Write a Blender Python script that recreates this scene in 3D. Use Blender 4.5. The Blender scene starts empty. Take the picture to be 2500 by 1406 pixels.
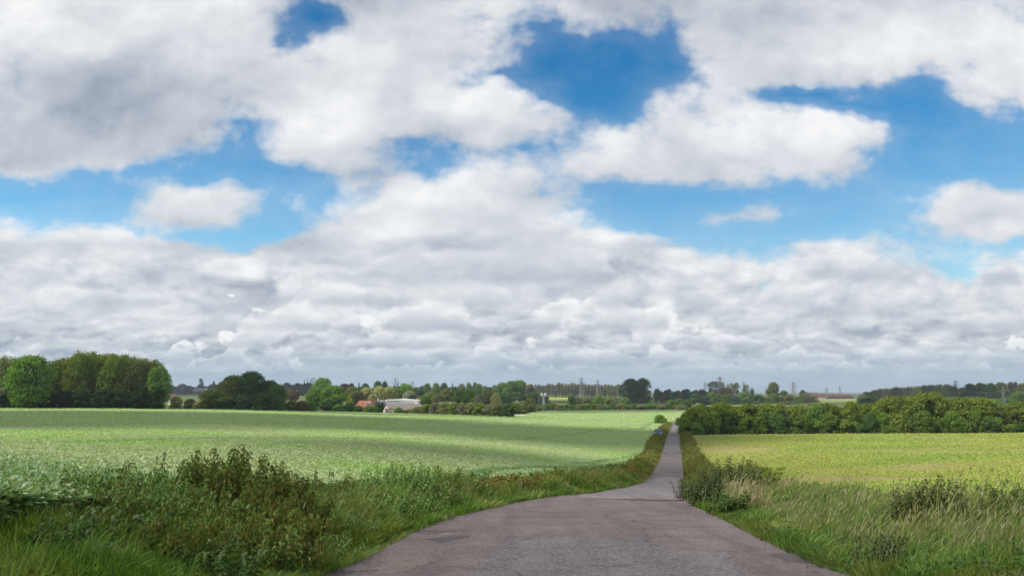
import bpy, math, random
import numpy as np
from mathutils import Vector, Matrix
R = math.radians
S = bpy.context.scene
COL = S.collection

# ------------------------------------------------------------------ camera
FOC, CX, CY, HOR = 1962.0, 1250.0, 703.0, 950.0      # the photograph's focal length, centre and eye level, in its own 2500 px
PITCH = math.atan((HOR - CY) / FOC)
cam = bpy.data.objects.new('camera', bpy.data.cameras.new('camera'))
COL.objects.link(cam)
cam.location = (0, 0, 0)                             # eye at the origin: every height below is relative to the eye
cam.rotation_euler = (R(90) + PITCH, 0, 0)
cam.data.sensor_width = 36
cam.data.lens = 36 * FOC / 2500
cam.data.clip_start, cam.data.clip_end = 0.1, 60000
S.camera = cam
S.render.resolution_x, S.render.resolution_y = 1024, 575
vs = S.view_settings
vs.view_transform, vs.look, vs.exposure, vs.gamma, vs.use_curve_mapping = 'Standard', 'None', 0.0, 1.0, False

def ray(px, py):
    x, y = (px - CX) / FOC, (CY - py) / FOC
    return Vector((x, math.cos(PITCH) - y * math.sin(PITCH), math.sin(PITCH) + y * math.cos(PITCH)))

# ------------------------------------------------------------------ node helper
class Sock:
    """a node socket with arithmetic"""
    def __init__(s, nt, o): s.nt, s.o = nt, o
    def m(s, op, b=None, c=None, clamp=False):
        n = s.nt.nodes.new('ShaderNodeMath'); n.operation = op; n.use_clamp = clamp
        for i, v in enumerate((s, b, c)):
            if v is None: continue
            if isinstance(v, Sock): s.nt.links.new(v.o, n.inputs[i])
            else: n.inputs[i].default_value = v
        return Sock(s.nt, n.outputs[0])
    def __add__(s, b): return s.m('ADD', b)
    def __sub__(s, b): return s.m('SUBTRACT', b)
    def __mul__(s, b): return s.m('MULTIPLY', b)
    def __truediv__(s, b): return s.m('DIVIDE', b)
    def mx(s, b): return s.m('MAXIMUM', b)
    def mn(s, b): return s.m('MINIMUM', b)
    def ss(s, a, b, lo=0.0, hi=1.0):                 # smooth step from a to b
        n = s.nt.nodes.new('ShaderNodeMapRange'); n.interpolation_type = 'SMOOTHSTEP'
        s.nt.links.new(s.o, n.inputs[0])
        for i, v in zip((1, 2, 3, 4), (a, b, lo, hi)): n.inputs[i].default_value = v
        return Sock(s.nt, n.outputs[0])
def link(nt, v, inp):
    if isinstance(v, Sock): nt.links.new(v.o, inp)
    elif v is not None: inp.default_value = v
def node(nt, kind, ins=(), out=0, **kw):
    n = nt.nodes.new(kind)
    for k, v in kw.items(): setattr(n, k, v)
    for k, v in (ins.items() if isinstance(ins, dict) else enumerate(ins)): link(nt, v, n.inputs[k])
    return Sock(nt, n.outputs[out])
def vec(nt, x, y, z=0.0): return node(nt, 'ShaderNodeCombineXYZ', (x, y, z))
def xyz(nt, v):
    n = nt.nodes.new('ShaderNodeSeparateXYZ'); nt.links.new(v.o, n.inputs[0])
    return [Sock(nt, o) for o in n.outputs]
def noise(nt, v, scale, detail=4.0, rough=0.5, dist=0.0, dims='3D', out=0):
    return node(nt, 'ShaderNodeTexNoise', {'Vector': v, 'Scale': scale, 'Detail': detail, 'Roughness': rough, 'Distortion': dist}, out, noise_dimensions=dims)
def mix(nt, f, a, b, blend='MIX'):
    n = nt.nodes.new('ShaderNodeMix'); n.data_type = 'RGBA'; n.blend_type = blend
    link(nt, f, n.inputs[0])
    for v, i in ((a, 6), (b, 7)):
        if isinstance(v, Sock): nt.links.new(v.o, n.inputs[i])
        else: n.inputs[i].default_value = (*v, 1.0) if len(v) == 3 else v
    return Sock(nt, n.outputs[2])

# ------------------------------------------------------------------ sun and sky
SUN_AZ, SUN_EL = R(-112), R(52)                      # clockwise from the view direction: high on the left and a little behind the camera
SUN_DIR = Vector((math.sin(SUN_AZ) * math.cos(SUN_EL), math.cos(SUN_AZ) * math.cos(SUN_EL), math.sin(SUN_EL)))
sun = bpy.data.objects.new('sun', bpy.data.lights.new('sun', 'SUN'))
COL.objects.link(sun)
sun.data.energy, sun.data.angle, sun.data.color = 5.0, R(0.53), (1.0, 0.95, 0.86)
sun.rotation_euler = SUN_DIR.to_track_quat('Z', 'Y').to_euler()

# how much cloud stands in each direction (0 clear, 9 thick) and how bright it is (0 grey base, 9 sunlit top): rows from high to low,
# columns from left to right; noise breaks it up below
SKY_ROWS = [
    (0,   '99999986688888767889999888', '99998974456665445555568776'),
    (60,  '99999984388786545799999999', '99889864567665445656889887'),
    (120, '99999984899864112899999999', '88679776777655445677889888'),
    (180, '99999999999820001799984489', '64337676677875555776655678'),
    (240, '99999999999862004685222378', '43334457887998765666775567'),
    (300, '99999848999998426668981133', '32223449975588757799985555'),
    (360, '99998627865664588999972321', '32333447654466787798767444'),
    (420, '65442212366377888888753112', '66555765444597877666555555'),
    (480, '11246872268899852211112789', '66657776998995665555556889'),
    (540, '65456752589998832593113899', '98885666789657966666555857'),
    (574, '88774322699999976633352689', '98887666679765687766677678'),
    (600, '88898767899999988655675554', '68786765696545876667887766'),
    (660, '99999999999999999999999558', '66786577886666756768686669'),
    (740, '99999999999999999999999999', '66757656766657666676665756'),
    (820, '99999999999999999999999999', '55556555655655565655565655')]

def tangent(px, py):
    d = ray(px, py)
    return d.x / d.y, d.z / d.y
U_MAX = 0.75

world = bpy.data.worlds.new('World'); S.world = world
world.use_nodes = True
world.cycles.sampling_method = 'MANUAL'; world.cycles.sample_map_resolution = 512
nt = world.node_tree; nt.nodes.clear()
gen = node(nt, 'ShaderNodeTexCoord', (), 0)
x, y, z = xyz(nt, gen)
ay = y.m('ABSOLUTE').mx(0.08)
u, v = x / ay, z / ay

k = v.mx(0.0) + 0.05
wob = noise(nt, vec(nt, u, v * 1.6, 0.0), 7.0, 3.0, 0.55, out=1)
wx, wy, _ = xyz(nt, wob)
v_w = v + (wx - 0.5) * k * 0.26            # the rows waver, so that no straight edge shows
u_w = u + (wy - 0.5) * k * 0.35
fac = (u_w * (0.5 / U_MAX) + 0.5).m('ADD', 0.0, clamp=True)
def ramp_row(py, cov, tone):
    n = nt.nodes.new('ShaderNodeValToRGB'); r = n.color_ramp; r.interpolation = 'B_SPLINE'
    for i in range(26):
        pos = tangent(i * 100, py)[0] / (2 * U_MAX) + 0.5
        if i in (0, 25): e = r.elements[0 if i == 0 else len(r.elements) - 1]; e.position = pos
        else: e = r.elements.new(pos)
        e.color = (int(cov[i]) / 9, int(tone[i]) / 9, 0, 1)
    nt.links.new(fac.o, n.inputs[0])
    return Sock(nt, n.outputs[0])
m = None
for i, row in enumerate(SKY_ROWS):
    r = ramp_row(*row)
    if m is None: m = r
    else:
        va, vb = tangent(CX, SKY_ROWS[i - 1][0])[1], tangent(CX, row[0])[1]
        f = node(nt, 'ShaderNodeMapRange', {0: v_w, 1: va, 2: vb, 3: 0.0, 4: 1.0})
        m = mix(nt, f, m, r)
cov, tone, _ = xyz(nt, m)

low = v.ss(0.25, 0.13)                                 # large puffs high up, small ones in the far deck
lowest = v.ss(0.13, 0.05)
def billow(dx, dy, detail):
    hi = node(nt, 'ShaderNodeVectorMath', (vec(nt, u, v * 1.25), (dx, dy * 1.25, 3.3)), operation='ADD')
    fa = noise(nt, hi, 5.2, detail, 0.57, 0.08)
    lo = node(nt, 'ShaderNodeVectorMath', (vec(nt, u, v * 1.9), (dx * .6, dy * 1.9 * .6, 7.7)), operation='ADD')
    fb = noise(nt, lo, 11.0, detail, 0.58, 0.4)
    ll = node(nt, 'ShaderNodeVectorMath', (vec(nt, u, v * 2.6), (dx * .3, dy * 2.6 * .3, 1.7)), operation='ADD')
    fc = noise(nt, ll, 21.0, max(detail - 2.0, 1.0), 0.56, 0.4)
    return node(nt, 'ShaderNodeMix', {0: lowest, 2: node(nt, 'ShaderNodeMix', {0: low, 2: fa, 3: fb}), 3: fc}) - 0.5
n0 = billow(0, 0, 8.0)
n1 = billow(-0.008, 0.016, 5.0)
n2 = billow(-0.02, 0.05, 2.0)
b0 = node(nt, 'ShaderNodeTexVoronoi', {'Vector': vec(nt, u + xyz(nt, wob)[0] * .05, v * 1.3 + xyz(nt, wob)[1] * .05), 'Scale': 26.0, 'Detail': 2.0, 'Roughness': 0.6}, voronoi_dimensions='2D', feature='F1') - 0.45
d = (cov - 0.5) * 1.5 + n0 * 2.1 - b0 * 0.2
alpha = d.ss(-0.30, 0.38).mx(d.ss(-0.85, 0.1) * 0.17)
relief = (n0 - n1) * 1.3 + (n0 - n2) * 0.9
core = (n2 * -1.0) * 0.3
body = (tone - 0.5) * (low * -0.1 + 1.0) + 0.40 + relief * 0.9 * (low * -0.25 + 0.9) + core - b0 * (low * 0.06 + 0.05)
body = body + alpha.ss(1.0, 0.3, 0.0, 0.05) - low * .02
light = body.m('ADD', 0.0, clamp=True)
# the far deck: ranks of small cumulus one behind the other, flat grey bases and bright heaped tops, the farthest lowest
fine = noise(nt, vec(nt, u, v * 1.7, 4.2), 34.0, 5.0, 0.58, 0.3) - 0.5
for i, vb in enumerate((.018, .032, .050, .072, .100, .134, .175)):
    hh = vb * .34 + .006
    nn = noise(nt, vec(nt, u * (.85 / vb) + 3.7 * i, v * (1.2 / vb), i * 5.3), 1.0, 3.0, 0.55)
    big = noise(nt, vec(nt, u * (.22 / vb) + 9.1 * i, v * (.5 / vb), i * 2.9), 1.0, 1.0, 0.5)
    top = (nn - 0.38).mx(0.0) * (hh * 7.0) * big.ss(0.28, 0.70, .45, 1.55)
    s_ = v - vb + (nn - 0.5) * (hh * .8) + (big - 0.5) * (hh * .7) + fine * (hh * .35)
    e_ = top - s_ + fine * (hh * 1.15)
    msk = e_.ss(-hh * .1, hh * .75) * s_.ss(-hh * .2, hh * .3) * top.ss(0.0, hh * .9)
    tt = s_ / (top + hh * .15)
    shd = tt.ss(0.0, 1.0, .24, 1.12) + fine * .24 + (nn - 0.5) * .6
    light = node(nt, 'ShaderNodeMix', {0: msk * (v.ss(0.20, 0.17) * big.ss(0.25, 0.55, .45, .85)), 2: light, 3: shd.m('ADD', 0.0, clamp=True)})
light = node(nt, 'ShaderNodeMix', {0: low, 2: light, 3: (light - 0.56) * 1.45 + 0.63}).m('ADD', 0.0, clamp=True)
sky = node(nt, 'ShaderNodeTexSky', (), 0, sky_type='NISHITA', sun_disc=False, sun_elevation=SUN_EL, sun_rotation=-SUN_AZ, air_density=1.0, dust_density=0.4, ozone_density=3.0, altitude=100)
BG = 0.1
skyc = mix(nt, 1.0, node(nt, 'ShaderNodeHueSaturation', {'Saturation': 1.35, 'Value': 1.0, 'Color': sky}), mix(nt, v.ss(0.45, 0.18), (.62, 1.3, 1.27), (1.75, 1.75, 1.5)), 'MULTIPLY')
shade = mix(nt, light, (3.4, 3.9, 4.75), (9.6, 9.65, 9.7))
col = mix(nt, alpha * 0.97, skyc, shade)
col = mix(nt, v.ss(0.07, 0.0, 0.0, 0.82), col, (3.8, 5.15, 6.3))
col = mix(nt, z.ss(-0.01, -0.06), col, (0.9, 1.1, 0.7))                # below the horizon: land
bg = nt.nodes.new('ShaderNodeBackground'); nt.links.new(col.o, bg.inputs[0]); bg.inputs[1].default_value = BG
wo = nt.nodes.new('ShaderNodeOutputWorld'); nt.links.new(bg.outputs[0], wo.inputs[0])

# ------------------------------------------------------------------ helpers: tagging, meshes, materials
rng = np.random.default_rng(7)
def tag(o, label=None, cat=None, group=None, kind=None):
    if label: o['label'] = label
    if cat: o['category'] = cat
    if group: o['group'] = group
    if kind: o['kind'] = kind
    return o
def empty(name, loc, label, cat, group=None, rz=0.0):
    o = bpy.data.objects.new(name, None); COL.objects.link(o)
    o.location = loc; o.rotation_euler = (0, 0, rz); o.empty_display_size = 0.5
    return tag(o, label, cat, group)
def link_mesh(name, me, parent=None):
    o = bpy.data.objects.new(name, me); COL.objects.link(o)
    if parent: o.parent = parent
    return o
def mesh_np(name, V, F, mats, mi=None, smooth=False):
    """V (n,3) vertices, F (m,4) quads"""
    me = bpy.data.meshes.new(name)
    V = np.asarray(V, np.float32); F = np.asarray(F, np.int32)
    me.vertices.add(len(V)); me.vertices.foreach_set('co', V.ravel())
    me.loops.add(F.size); me.loops.foreach_set('vertex_index', F.ravel())
    me.polygons.add(len(F)); me.polygons.foreach_set('loop_start', np.arange(0, F.size, F.shape[1], dtype=np.int32))
    for m in mats: me.materials.append(m)
    if mi is not None: me.polygons.foreach_set('material_index', np.asarray(mi, np.int32))
    me.polygons.foreach_set('use_smooth', np.full(len(F), smooth))
    me.update(calc_edges=True); me.validate()
    return me
class MB:
    """collects boxes, prisms, tubes into one mesh"""
    def __init__(s): s.v, s.f = [], []
    def poly(s, pts, faces):
        k = len(s.v); s.v += [tuple(p) for p in pts]; s.f += [tuple(i + k for i in f) for f in faces]; return s
    def box(s, a, b):
        (x0, y0, z0), (x1, y1, z1) = a, b
        return s.poly([(x0, y0, z0), (x1, y0, z0), (x1, y1, z0), (x0, y1, z0), (x0, y0, z1), (x1, y0, z1), (x1, y1, z1), (x0, y1, z1)],
                      [(3, 2, 1, 0), (4, 5, 6, 7), (0, 1, 5, 4), (1, 2, 6, 5), (2, 3, 7, 6), (3, 0, 4, 7)])
    def bar(s, p, q, w):                                # square bar from p to q
        p, q = Vector(p), Vector(q); d = (q - p).normalized()
        a = d.orthogonal().normalized() * w / 2; b = d.cross(a)
        return s.poly([p - a - b, p + a - b, p + a + b, p - a + b, q - a - b, q + a - b, q + a + b, q - a + b],
                      [(3, 2, 1, 0), (4, 5, 6, 7), (0, 1, 5, 4), (1, 2, 6, 5), (2, 3, 7, 6), (3, 0, 4, 7)])
    def tube(s, pts, rad, n=7):
        k = len(s.v); pts = [Vector(p) for p in pts]
        for i, p in enumerate(pts):
            d = (pts[min(i + 1, len(pts) - 1)] - pts[max(i - 1, 0)]).normalized()
            a = d.cross(Vector((0.3, 1, 0.1))).normalized(); b = d.cross(a)
            for j in range(n):
                t = 2 * math.pi * j / n
                s.v.append(tuple(p + (a * math.cos(t) + b * math.sin(t)) * rad[i]))
        for i in range(len(pts) - 1):
            for j in range(n):
                j2 = (j + 1) % n
                s.f.append((k + i * n + j, k + i * n + j2, k + (i + 1) * n + j2, k + (i + 1) * n + j))
        s.f.append(tuple(k + (len(pts) - 1) * n + j for j in range(n)))
        return s
    def build(s, name, mat, parent=None, smooth=False):
        me = bpy.data.meshes.new(name); me.from_pydata(s.v, [], s.f); me.materials.append(mat)
        if smooth: me.polygons.foreach_set('use_smooth', [True] * len(me.polygons))
        me.update()
        return link_mesh(name, me, parent)

def new_mat(name):
    m = bpy.data.materials.new(name); m.use_nodes = True; m.node_tree.nodes.clear()
    return m, m.node_tree
def finish(m, nt, bsdf):
    o = nt.nodes.new('ShaderNodeOutputMaterial'); nt.links.new(bsdf.o, o.inputs[0]); return m
def coords(nt, which=3): return node(nt, 'ShaderNodeTexCoord', (), which)
def plain(name, col, rough=0.7, spread=0.25, scale=1.5, metal=0.0, spec=0.3, bump=0.0, dirt=None):
    """paint, stone, metal: a colour broken up by two sizes of noise"""
    m, nt = new_mat(name); c = coords(nt)
    f = noise(nt, c, scale, 5.0, 0.6) ; g = noise(nt, c, scale * 7, 3.0, 0.6)
    k = (f - 0.5) * 2 * spread + (g - 0.5) * spread + 1.0
    col_s = node(nt, 'ShaderNodeVectorMath', {0: tuple(col), 3: k}, operation='SCALE')
    if dirt: col_s = mix(nt, f.ss(0.52, 0.72, 0, 0.8), col_s, dirt)
    ins = {'Base Color': col_s, 'Roughness': rough, 'Metallic': metal, 'Specular IOR Level': spec}
    if bump: ins['Normal'] = node(nt, 'ShaderNodeBump', {'Height': g, 'Strength': bump, 'Distance': 0.02})
    return finish(m, nt, node(nt, 'ShaderNodeBsdfPrincipled', ins))
def leaf(name, a, b, trans=0.3, gloss=0.0, rough=0.5, patch=None, patch_scale=0.15, vary=0.35):
    """leaves: each leaf its own mix of colours a and b; a share of the light passes through"""
    m, nt = new_mat(name)
    rnd = node(nt, 'ShaderNodeNewGeometry', (), 8)
    objr = node(nt, 'ShaderNodeObjectInfo', (), 5)
    col = mix(nt, rnd, a, b)
    big = noise(nt, coords(nt), patch_scale, 3.0, 0.55)
    if patch: col = mix(nt, big.ss(0.45, 0.65), col, mix(nt, rnd, patch[0], patch[1]))
    k = (objr - 0.5) * vary + (big - 0.5) * 0.5 + 1.0
    col = node(nt, 'ShaderNodeVectorMath', {0: col, 3: k}, operation='SCALE')
    d = node(nt, 'ShaderNodeBsdfDiffuse', {0: col})
    if gloss: 
        d = node(nt, 'ShaderNodeBsdfPrincipled', {'Base Color': col, 'Roughness': rough, 'Specular IOR Level': gloss})
    t = node(nt, 'ShaderNodeBsdfTranslucent', {0: node(nt, 'ShaderNodeVectorMath', (col, (1.15, 1.15, 0.6)), operation='MULTIPLY')})
    return finish(m, nt, node(nt, 'ShaderNodeMixShader', (trans, d, t)))

# ------------------------------------------------------------------ terrain: heights below the eye, from points read off the photograph with an estimated distance
CTRL = [  # photo x, photo y, distance
    (1430, 1406, 12.4), (780, 1406, 12.4), (2080, 1406, 12.4), (1450, 1300, 19.6), (1000, 1300, 19.6), (1840, 1300, 19.6), (1480, 1230, 32), (1230, 1230, 32), (1690, 1230, 32), (1560, 1210, 39), (1630, 1180, 59),
    (1638, 1120, 109), (1646, 1060, 185), (1649, 1030, 300), (1600, 1001, 480), (1350, 1003, 490), (1450, 1001, 490),
    (100, 1228, 13.5), (100, 1117, 35), (0, 1045, 90), (0, 1017, 170), (0, 997, 295), (250, 997, 300), (450, 999, 310), (200, 1315, 10.5), (700, 1060, 95), (600, 1122, 40), (900, 1128, 45),
    (1200, 1150, 46), (1540, 1130, 92), (1200, 1100, 85), (1200, 1060, 150), (1200, 1030, 240), (1255, 1018, 320), (940, 1007, 385), (700, 1003, 340), (590, 1001, 330), (700, 1030, 170), (1550, 1085, 140),
    (2500, 1260, 18), (2500, 1180, 35), (2100, 1180, 43), (1800, 1100, 112), (2300, 1100, 92), (1900, 1061, 188), (2450, 1057, 188), (1720, 1062, 188), (2450, 1330, 12.5), (1800, 1200, 37),
    (1450, 977, 900), (1450, 969, 1150), (1700, 987, 700), (2080, 976, 900), (550, 984, 560), (450, 962, 1300), (750, 962, 1300), (0, 975, 800), (1000, 985, 600), (2300, 972, 900), (2500, 974, 800), (1300, 985, 650), (1900, 990, 560), (2400, 1000, 420), (0, 962, 1500),
    (0, 950, 4500), (700, 953, 4500), (1250, 960, 4500), (1900, 961, 4500), (2500, 960, 4500), (1250, 956, 12000), (0, 954, 12000), (2500, 956, 12000)]
def feat(u, ly): return np.stack([np.asarray(u, float) * 2.6, np.asarray(ly, float)], -1)
def phi(r2): return 0.5 * r2 * np.log(r2 + 1e-9)
_uv = [(*tangent(px, py), d) for px, py, d in CTRL]
_P = feat([a for a, _, _ in _uv], [math.log(d) for _, _, d in _uv]); _S = np.array([b for _, b, _ in _uv])      # interpolate the slope z / y
_n = len(_P); _K = phi(((_P[:, None] - _P[None]) ** 2).sum(-1)) + np.eye(_n) * 0.004
_A = np.zeros((_n + 3, _n + 3)); _A[:_n, :_n] = _K; _A[:_n, _n] = _A[_n, :_n] = 1; _A[:_n, _n + 1:] = _P; _A[_n + 1:, :_n] = _P.T
_W = np.linalg.solve(_A, np.concatenate([_S, np.zeros(3)]))
Y_MIN = 9.0
def height(x, y):
    """height of the land at x, y relative to the eye (arrays or numbers)"""
    x, y = np.broadcast_arrays(np.asarray(x, float), np.asarray(y, float))
    yy = np.clip(y, Y_MIN, 12000); u = np.clip(x / yy, -0.8, 0.8)
    f = feat(u, np.log(yy)).reshape(-1, 2)
    out = np.empty(len(f))
    for i in range(0, len(f), 20000):
        g = f[i:i + 20000]
        out[i:i + 20000] = phi(((g[:, None] - _P[None]) ** 2).sum(-1)) @ _W[:_n] + _W[_n] + g @ _W[_n + 1:]
    z = out.reshape(x.shape) * yy
    return z + np.clip(Y_MIN - y, 0, 60) * 0.085          # the road keeps climbing behind the camera
def H(x, y): return float(height(x, y))
def ground_at(px, py):
    """where the sight line through a photo pixel meets the land"""
    u, v = tangent(px, py)
    ys = np.exp(np.linspace(math.log(6), math.log(9000), 1500))
    d = v * ys - height(u * ys, ys)
    i = int(np.argmax(d <= 0)) if (d <= 0).any() else len(ys) - 1
    y = ys[i] if i == 0 else ys[i - 1] + (ys[i] - ys[i - 1]) * d[i - 1] / (d[i - 1] - d[i])
    return Vector((u * y, y, H(u * y, y)))
def on(px, y, py=1000):
    """the spot on the land at distance y under photo column px"""
    x = tangent(px, py)[0] * y
    return Vector((x, y, H(x, y)))

_rows = np.concatenate([[-60, -30, -12, -3, 3, 6.5], np.exp(np.linspace(math.log(9), math.log(12000), 330))])
_cols = np.concatenate([[-8, -4, -2, -1.3], np.linspace(-0.95, 0.95, 260), [1.3, 2, 4, 8]])
def land(cols, rows, lift=0.0):
    U, Y = np.meshgrid(cols, rows); X = U * np.maximum(Y, Y_MIN)
    Z = height(X, Y) + lift
    n, m = Y.shape; idx = np.arange(n * m).reshape(n, m)
    F = np.stack([idx[:-1, :-1], idx[:-1, 1:], idx[1:, 1:], idx[1:, :-1]], -1).reshape(-1, 4)
    return np.stack([X, Y, Z], -1).reshape(-1, 3), F

# lane edges as x for a given y
def edge(pix, near):
    p = [ground_at(*q) for q in pix]
    xs, ys = [a for a, _ in near] + [q.x for q in p], [b for _, b in near] + [q.y for q in p]
    o = np.argsort(ys); return np.array(ys)[o], np.array(xs)[o]
L_Y, L_X = edge([(780, 1406), (985, 1308), (1130, 1255), (1250, 1227), (1340, 1214), (1440, 1205), (1525, 1190), (1566, 1178), (1592, 1160), (1612, 1120), (1622, 1085), (1630, 1062), (1634, 1050), (1641, 1038), (1641, 1032)], [(-2.6, -60), (-2.6, 0), (-2.7, 7)])
R_Y, R_X = edge([(2080, 1406), (1960, 1362), (1850, 1310), (1760, 1265), (1700, 1236), (1674, 1216), (1668, 1180), (1664, 1120), (1661, 1085), (1658, 1062), (1656, 1050), (1656, 1038), (1653, 1032)], [(4.4, -60), (4.4, 0), (4.6, 7)])
LANE_END = float(min(L_Y[-1], R_Y[-1]))
def lane_l(y): return np.interp(y, L_Y, L_X)
def lane_r(y): return np.interp(y, R_Y, R_X)
def verge_l(y): return np.where(np.asarray(y) > 300, np.asarray(y) * .225, lane_l(y) - np.interp(y, [0, 12, 30, 45, 70, 150, 300], [2.3, 2.9, 3.1, 2.4, 2.6, 3.0, 2.5]))       # where the left crop begins
def verge_r(y): return lane_r(y) + np.interp(y, [0, 12, 20, 35, 60, 150, 300], [6.5, 6.2, 5.2, 3.6, 2.6, 2.2, 2.2])
_fl = [(-300, 996), (0, 997), (250, 998), (470, 1000), (700, 1004), (850, 1006), (950, 1009), (1100, 1013), (1200, 1017), (1257, 1019), (1275, 1014), (1300, 1006), (1330, 1003), (1500, 1002), (1660, 1002), (1900, 1002)]
_flp = [ground_at(*q) for q in _fl]; FL_U, FL_Y = [p.x / p.y for p in _flp], [p.y for p in _flp]
_fr = [(1600, 1062), (1665, 1062), (1800, 1061), (2000, 1060), (2200, 1059), (2500, 1057), (2800, 1056)]
_frp = [ground_at(*q) for q in _fr]; FR_U, FR_Y = [p.x / p.y for p in _frp], [p.y for p in _frp]
def far_l(u): return np.interp(u, FL_U, FL_Y)
def far_r(u): return np.interp(u, FR_U, FR_Y)

# ------------------------------------------------------------------ the land, lane and fields
def ground_mat():
    m, nt = new_mat('rough pasture'); c = coords(nt)
    f = noise(nt, c, 0.02, 6.0, 0.6); g = noise(nt, c, 0.4, 5.0, 0.65); h = noise(nt, c, 6.0, 4.0, 0.7)
    col = mix(nt, f.ss(0.4, 0.6), (.085, .12, .032), (.14, .15, .06))
    col = mix(nt, g.ss(0.35, 0.7, 0, .7), col, (.05, .085, .02))
    col = mix(nt, h.ss(0.5, 0.8, 0, .5), col, (.10, .075, .045))
    return finish(m, nt, node(nt, 'ShaderNodeBsdfPrincipled', {'Base Color': col, 'Roughness': 0.9, 'Specular IOR Level': 0.1, 'Normal': node(nt, 'ShaderNodeBump', {'Height': h, 'Strength': 0.6, 'Distance': 0.08})}))
V, F = land(_cols, _rows)
tag(link_mesh('ground', mesh_np('ground', V, F, [ground_mat()], smooth=True)), 'rolling grassland falling from the hilltop to the flat wooded plain', 'ground', kind='structure')

def band(fl, fr, ys, n, lift, crown=0.0):
    """sheet between two edges given as x(y)"""
    t = np.linspace(0, 1, n)[None]; ys = np.asarray(ys)[:, None]
    X = fl(ys) * (1 - t) + fr(ys) * t; Y = ys + 0 * t
    Z = height(X, Y) + lift + crown * (1 - (2 * t - 1) ** 2)
    idx = np.arange(X.size).reshape(X.shape)
    F = np.stack([idx[:-1, :-1], idx[:-1, 1:], idx[1:, 1:], idx[1:, :-1]], -1).reshape(-1, 4)
    return np.stack([X, Y, Z], -1).reshape(-1, 3), F

def asphalt(name, base, alt, stone, fine=28.0, stones=0.5):
    m, nt = new_mat(name); c = coords(nt)
    f = noise(nt, c, 0.35, 5.0, 0.6); g = noise(nt, c, 3.0, 4.0, 0.65); h = noise(nt, c, fine, 3.0, 0.75)
    vor = node(nt, 'ShaderNodeTexVoronoi', {'Vector': c, 'Scale': fine * 1.3}, out=1)
    sp = xyz(nt, vor)[0]
    streak = noise(nt, node(nt, 'ShaderNodeMapping', {'Vector': c, 'Rotation': (0, 0, R(-12)), 'Scale': (1.4, .08, 1)}), 1.0, 4.0, 0.6)
    col = mix(nt, f.ss(0.35, 0.65), base, alt)
    col = mix(nt, streak.ss(0.42, 0.66, 0, .75), col, tuple(v * .70 for v in base))
    blot = noise(nt, c, 0.9, 6.0, 0.7)
    col = mix(nt, blot.ss(0.53, 0.60, 0, .5), col, tuple(v * .66 for v in base)); col = mix(nt, blot.ss(0.40, 0.33, 0, .5), col, tuple(min(1, v * 1.25) for v in alt))
    col = mix(nt, g.ss(0.55, 0.8, 0, .5), col, tuple(v * .62 for v in base))
    col = mix(nt, sp.ss(0.6, 0.95, 0, stones), col, stone)
    col = mix(nt, sp.ss(0.3, 0.0, 0, .6), col, tuple(v * .4 for v in base))
    cr = node(nt, 'ShaderNodeTexVoronoi', {'Vector': node(nt, 'ShaderNodeVectorMath', (c, noise(nt, c, 1.2, 4.0, .6, out=1)), operation='ADD'), 'Scale': 0.22}, feature='DISTANCE_TO_EDGE')
    col = mix(nt, cr.ss(0.008, 0.001, 0, .75), col, (.035, .03, .03))
    return finish(m, nt, node(nt, 'ShaderNodeBsdfPrincipled', {'Base Color': col, 'Roughness': 0.82, 'Specular IOR Level': 0.3, 'Normal': node(nt, 'ShaderNodeBump', {'Height': h + sp * .6, 'Strength': 0.55, 'Distance': 0.012})}))
MAUVE = asphalt('mauve asphalt', (.098, .076, .076), (.135, .107, .106), (.22, .19, .185))
GREY = asphalt('grey chippings', (.095, .085, .091), (.12, .11, .117), (.24, .225, .228), fine=26.0, stones=0.65)
PALE = asphalt('pale worn asphalt', (.15, .126, .131), (.18, .158, .165), (.28, .25, .25))
DARK = asphalt('dark damp asphalt', (.062, .05, .052), (.09, .073, .074), (.15, .13, .13), stones=.3)
EARTH = plain('gravelly earth', (.11, .08, .062), 0.95, 0.45, 3.0, bump=0.8)
lane_ys = np.concatenate([np.linspace(-60, 6, 12), np.exp(np.linspace(math.log(7), math.log(LANE_END), 260))])
def wob_edge(f, amp, seed):
    r = np.random.default_rng(seed); ph = r.uniform(0, 6.28, 6); fr = np.array([.35, .8, 1.7, 3.1, 5.3, 9.0]); am = np.array([.5, .4, .35, .3, .22, .16])
    return lambda y: f(y) + amp * sum(a * np.sin(q * np.asarray(y) + p) for a, q, p in zip(am, fr, ph))
V, F = band(wob_edge(lane_l, .10, 1), wob_edge(lane_r, .10, 2), lane_ys, 24, 0.024, 0.05)
tag(link_mesh('lane', mesh_np('lane', V, F, [MAUVE], smooth=True)), 'single track mauve asphalt lane running downhill from the wide junction', 'road', kind='structure')
# earth shoulders on both sides
for nm, fl, fr in (('left', lambda y: lane_l(y) - .55, lambda y: lane_l(y) + .22), ('right', lambda y: lane_r(y) - .22, lambda y: lane_r(y) + .6)):
    V, F = band(wob_edge(fl, .16, 3), wob_edge(fr, .26, 4), lane_ys, 5, 0.016 if nm == 'left' else 0.017)
    tag(link_mesh('road_shoulder', mesh_np('road_shoulder', V, F, [EARTH], smooth=True)), 'gravelly earth shoulder along the %s edge of the lane' % nm, 'road shoulder', kind='structure')
def value_noise(x, y, s, seed):
    """smooth lattice noise, 0..1"""
    r = np.random.default_rng(seed); T = r.random((64, 64)); a, b = np.asarray(x) / s, np.asarray(y) / s
    i, j = np.floor(a).astype(int), np.floor(b).astype(int); f, g = a - i, b - j; f, g = f * f * (3 - 2 * f), g * g * (3 - 2 * g)
    t = lambda p, q: T[p % 64, q % 64]
    return (t(i, j) * (1 - f) + t(i + 1, j) * f) * (1 - g) + (t(i, j + 1) * (1 - f) + t(i + 1, j + 1) * f) * g
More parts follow.
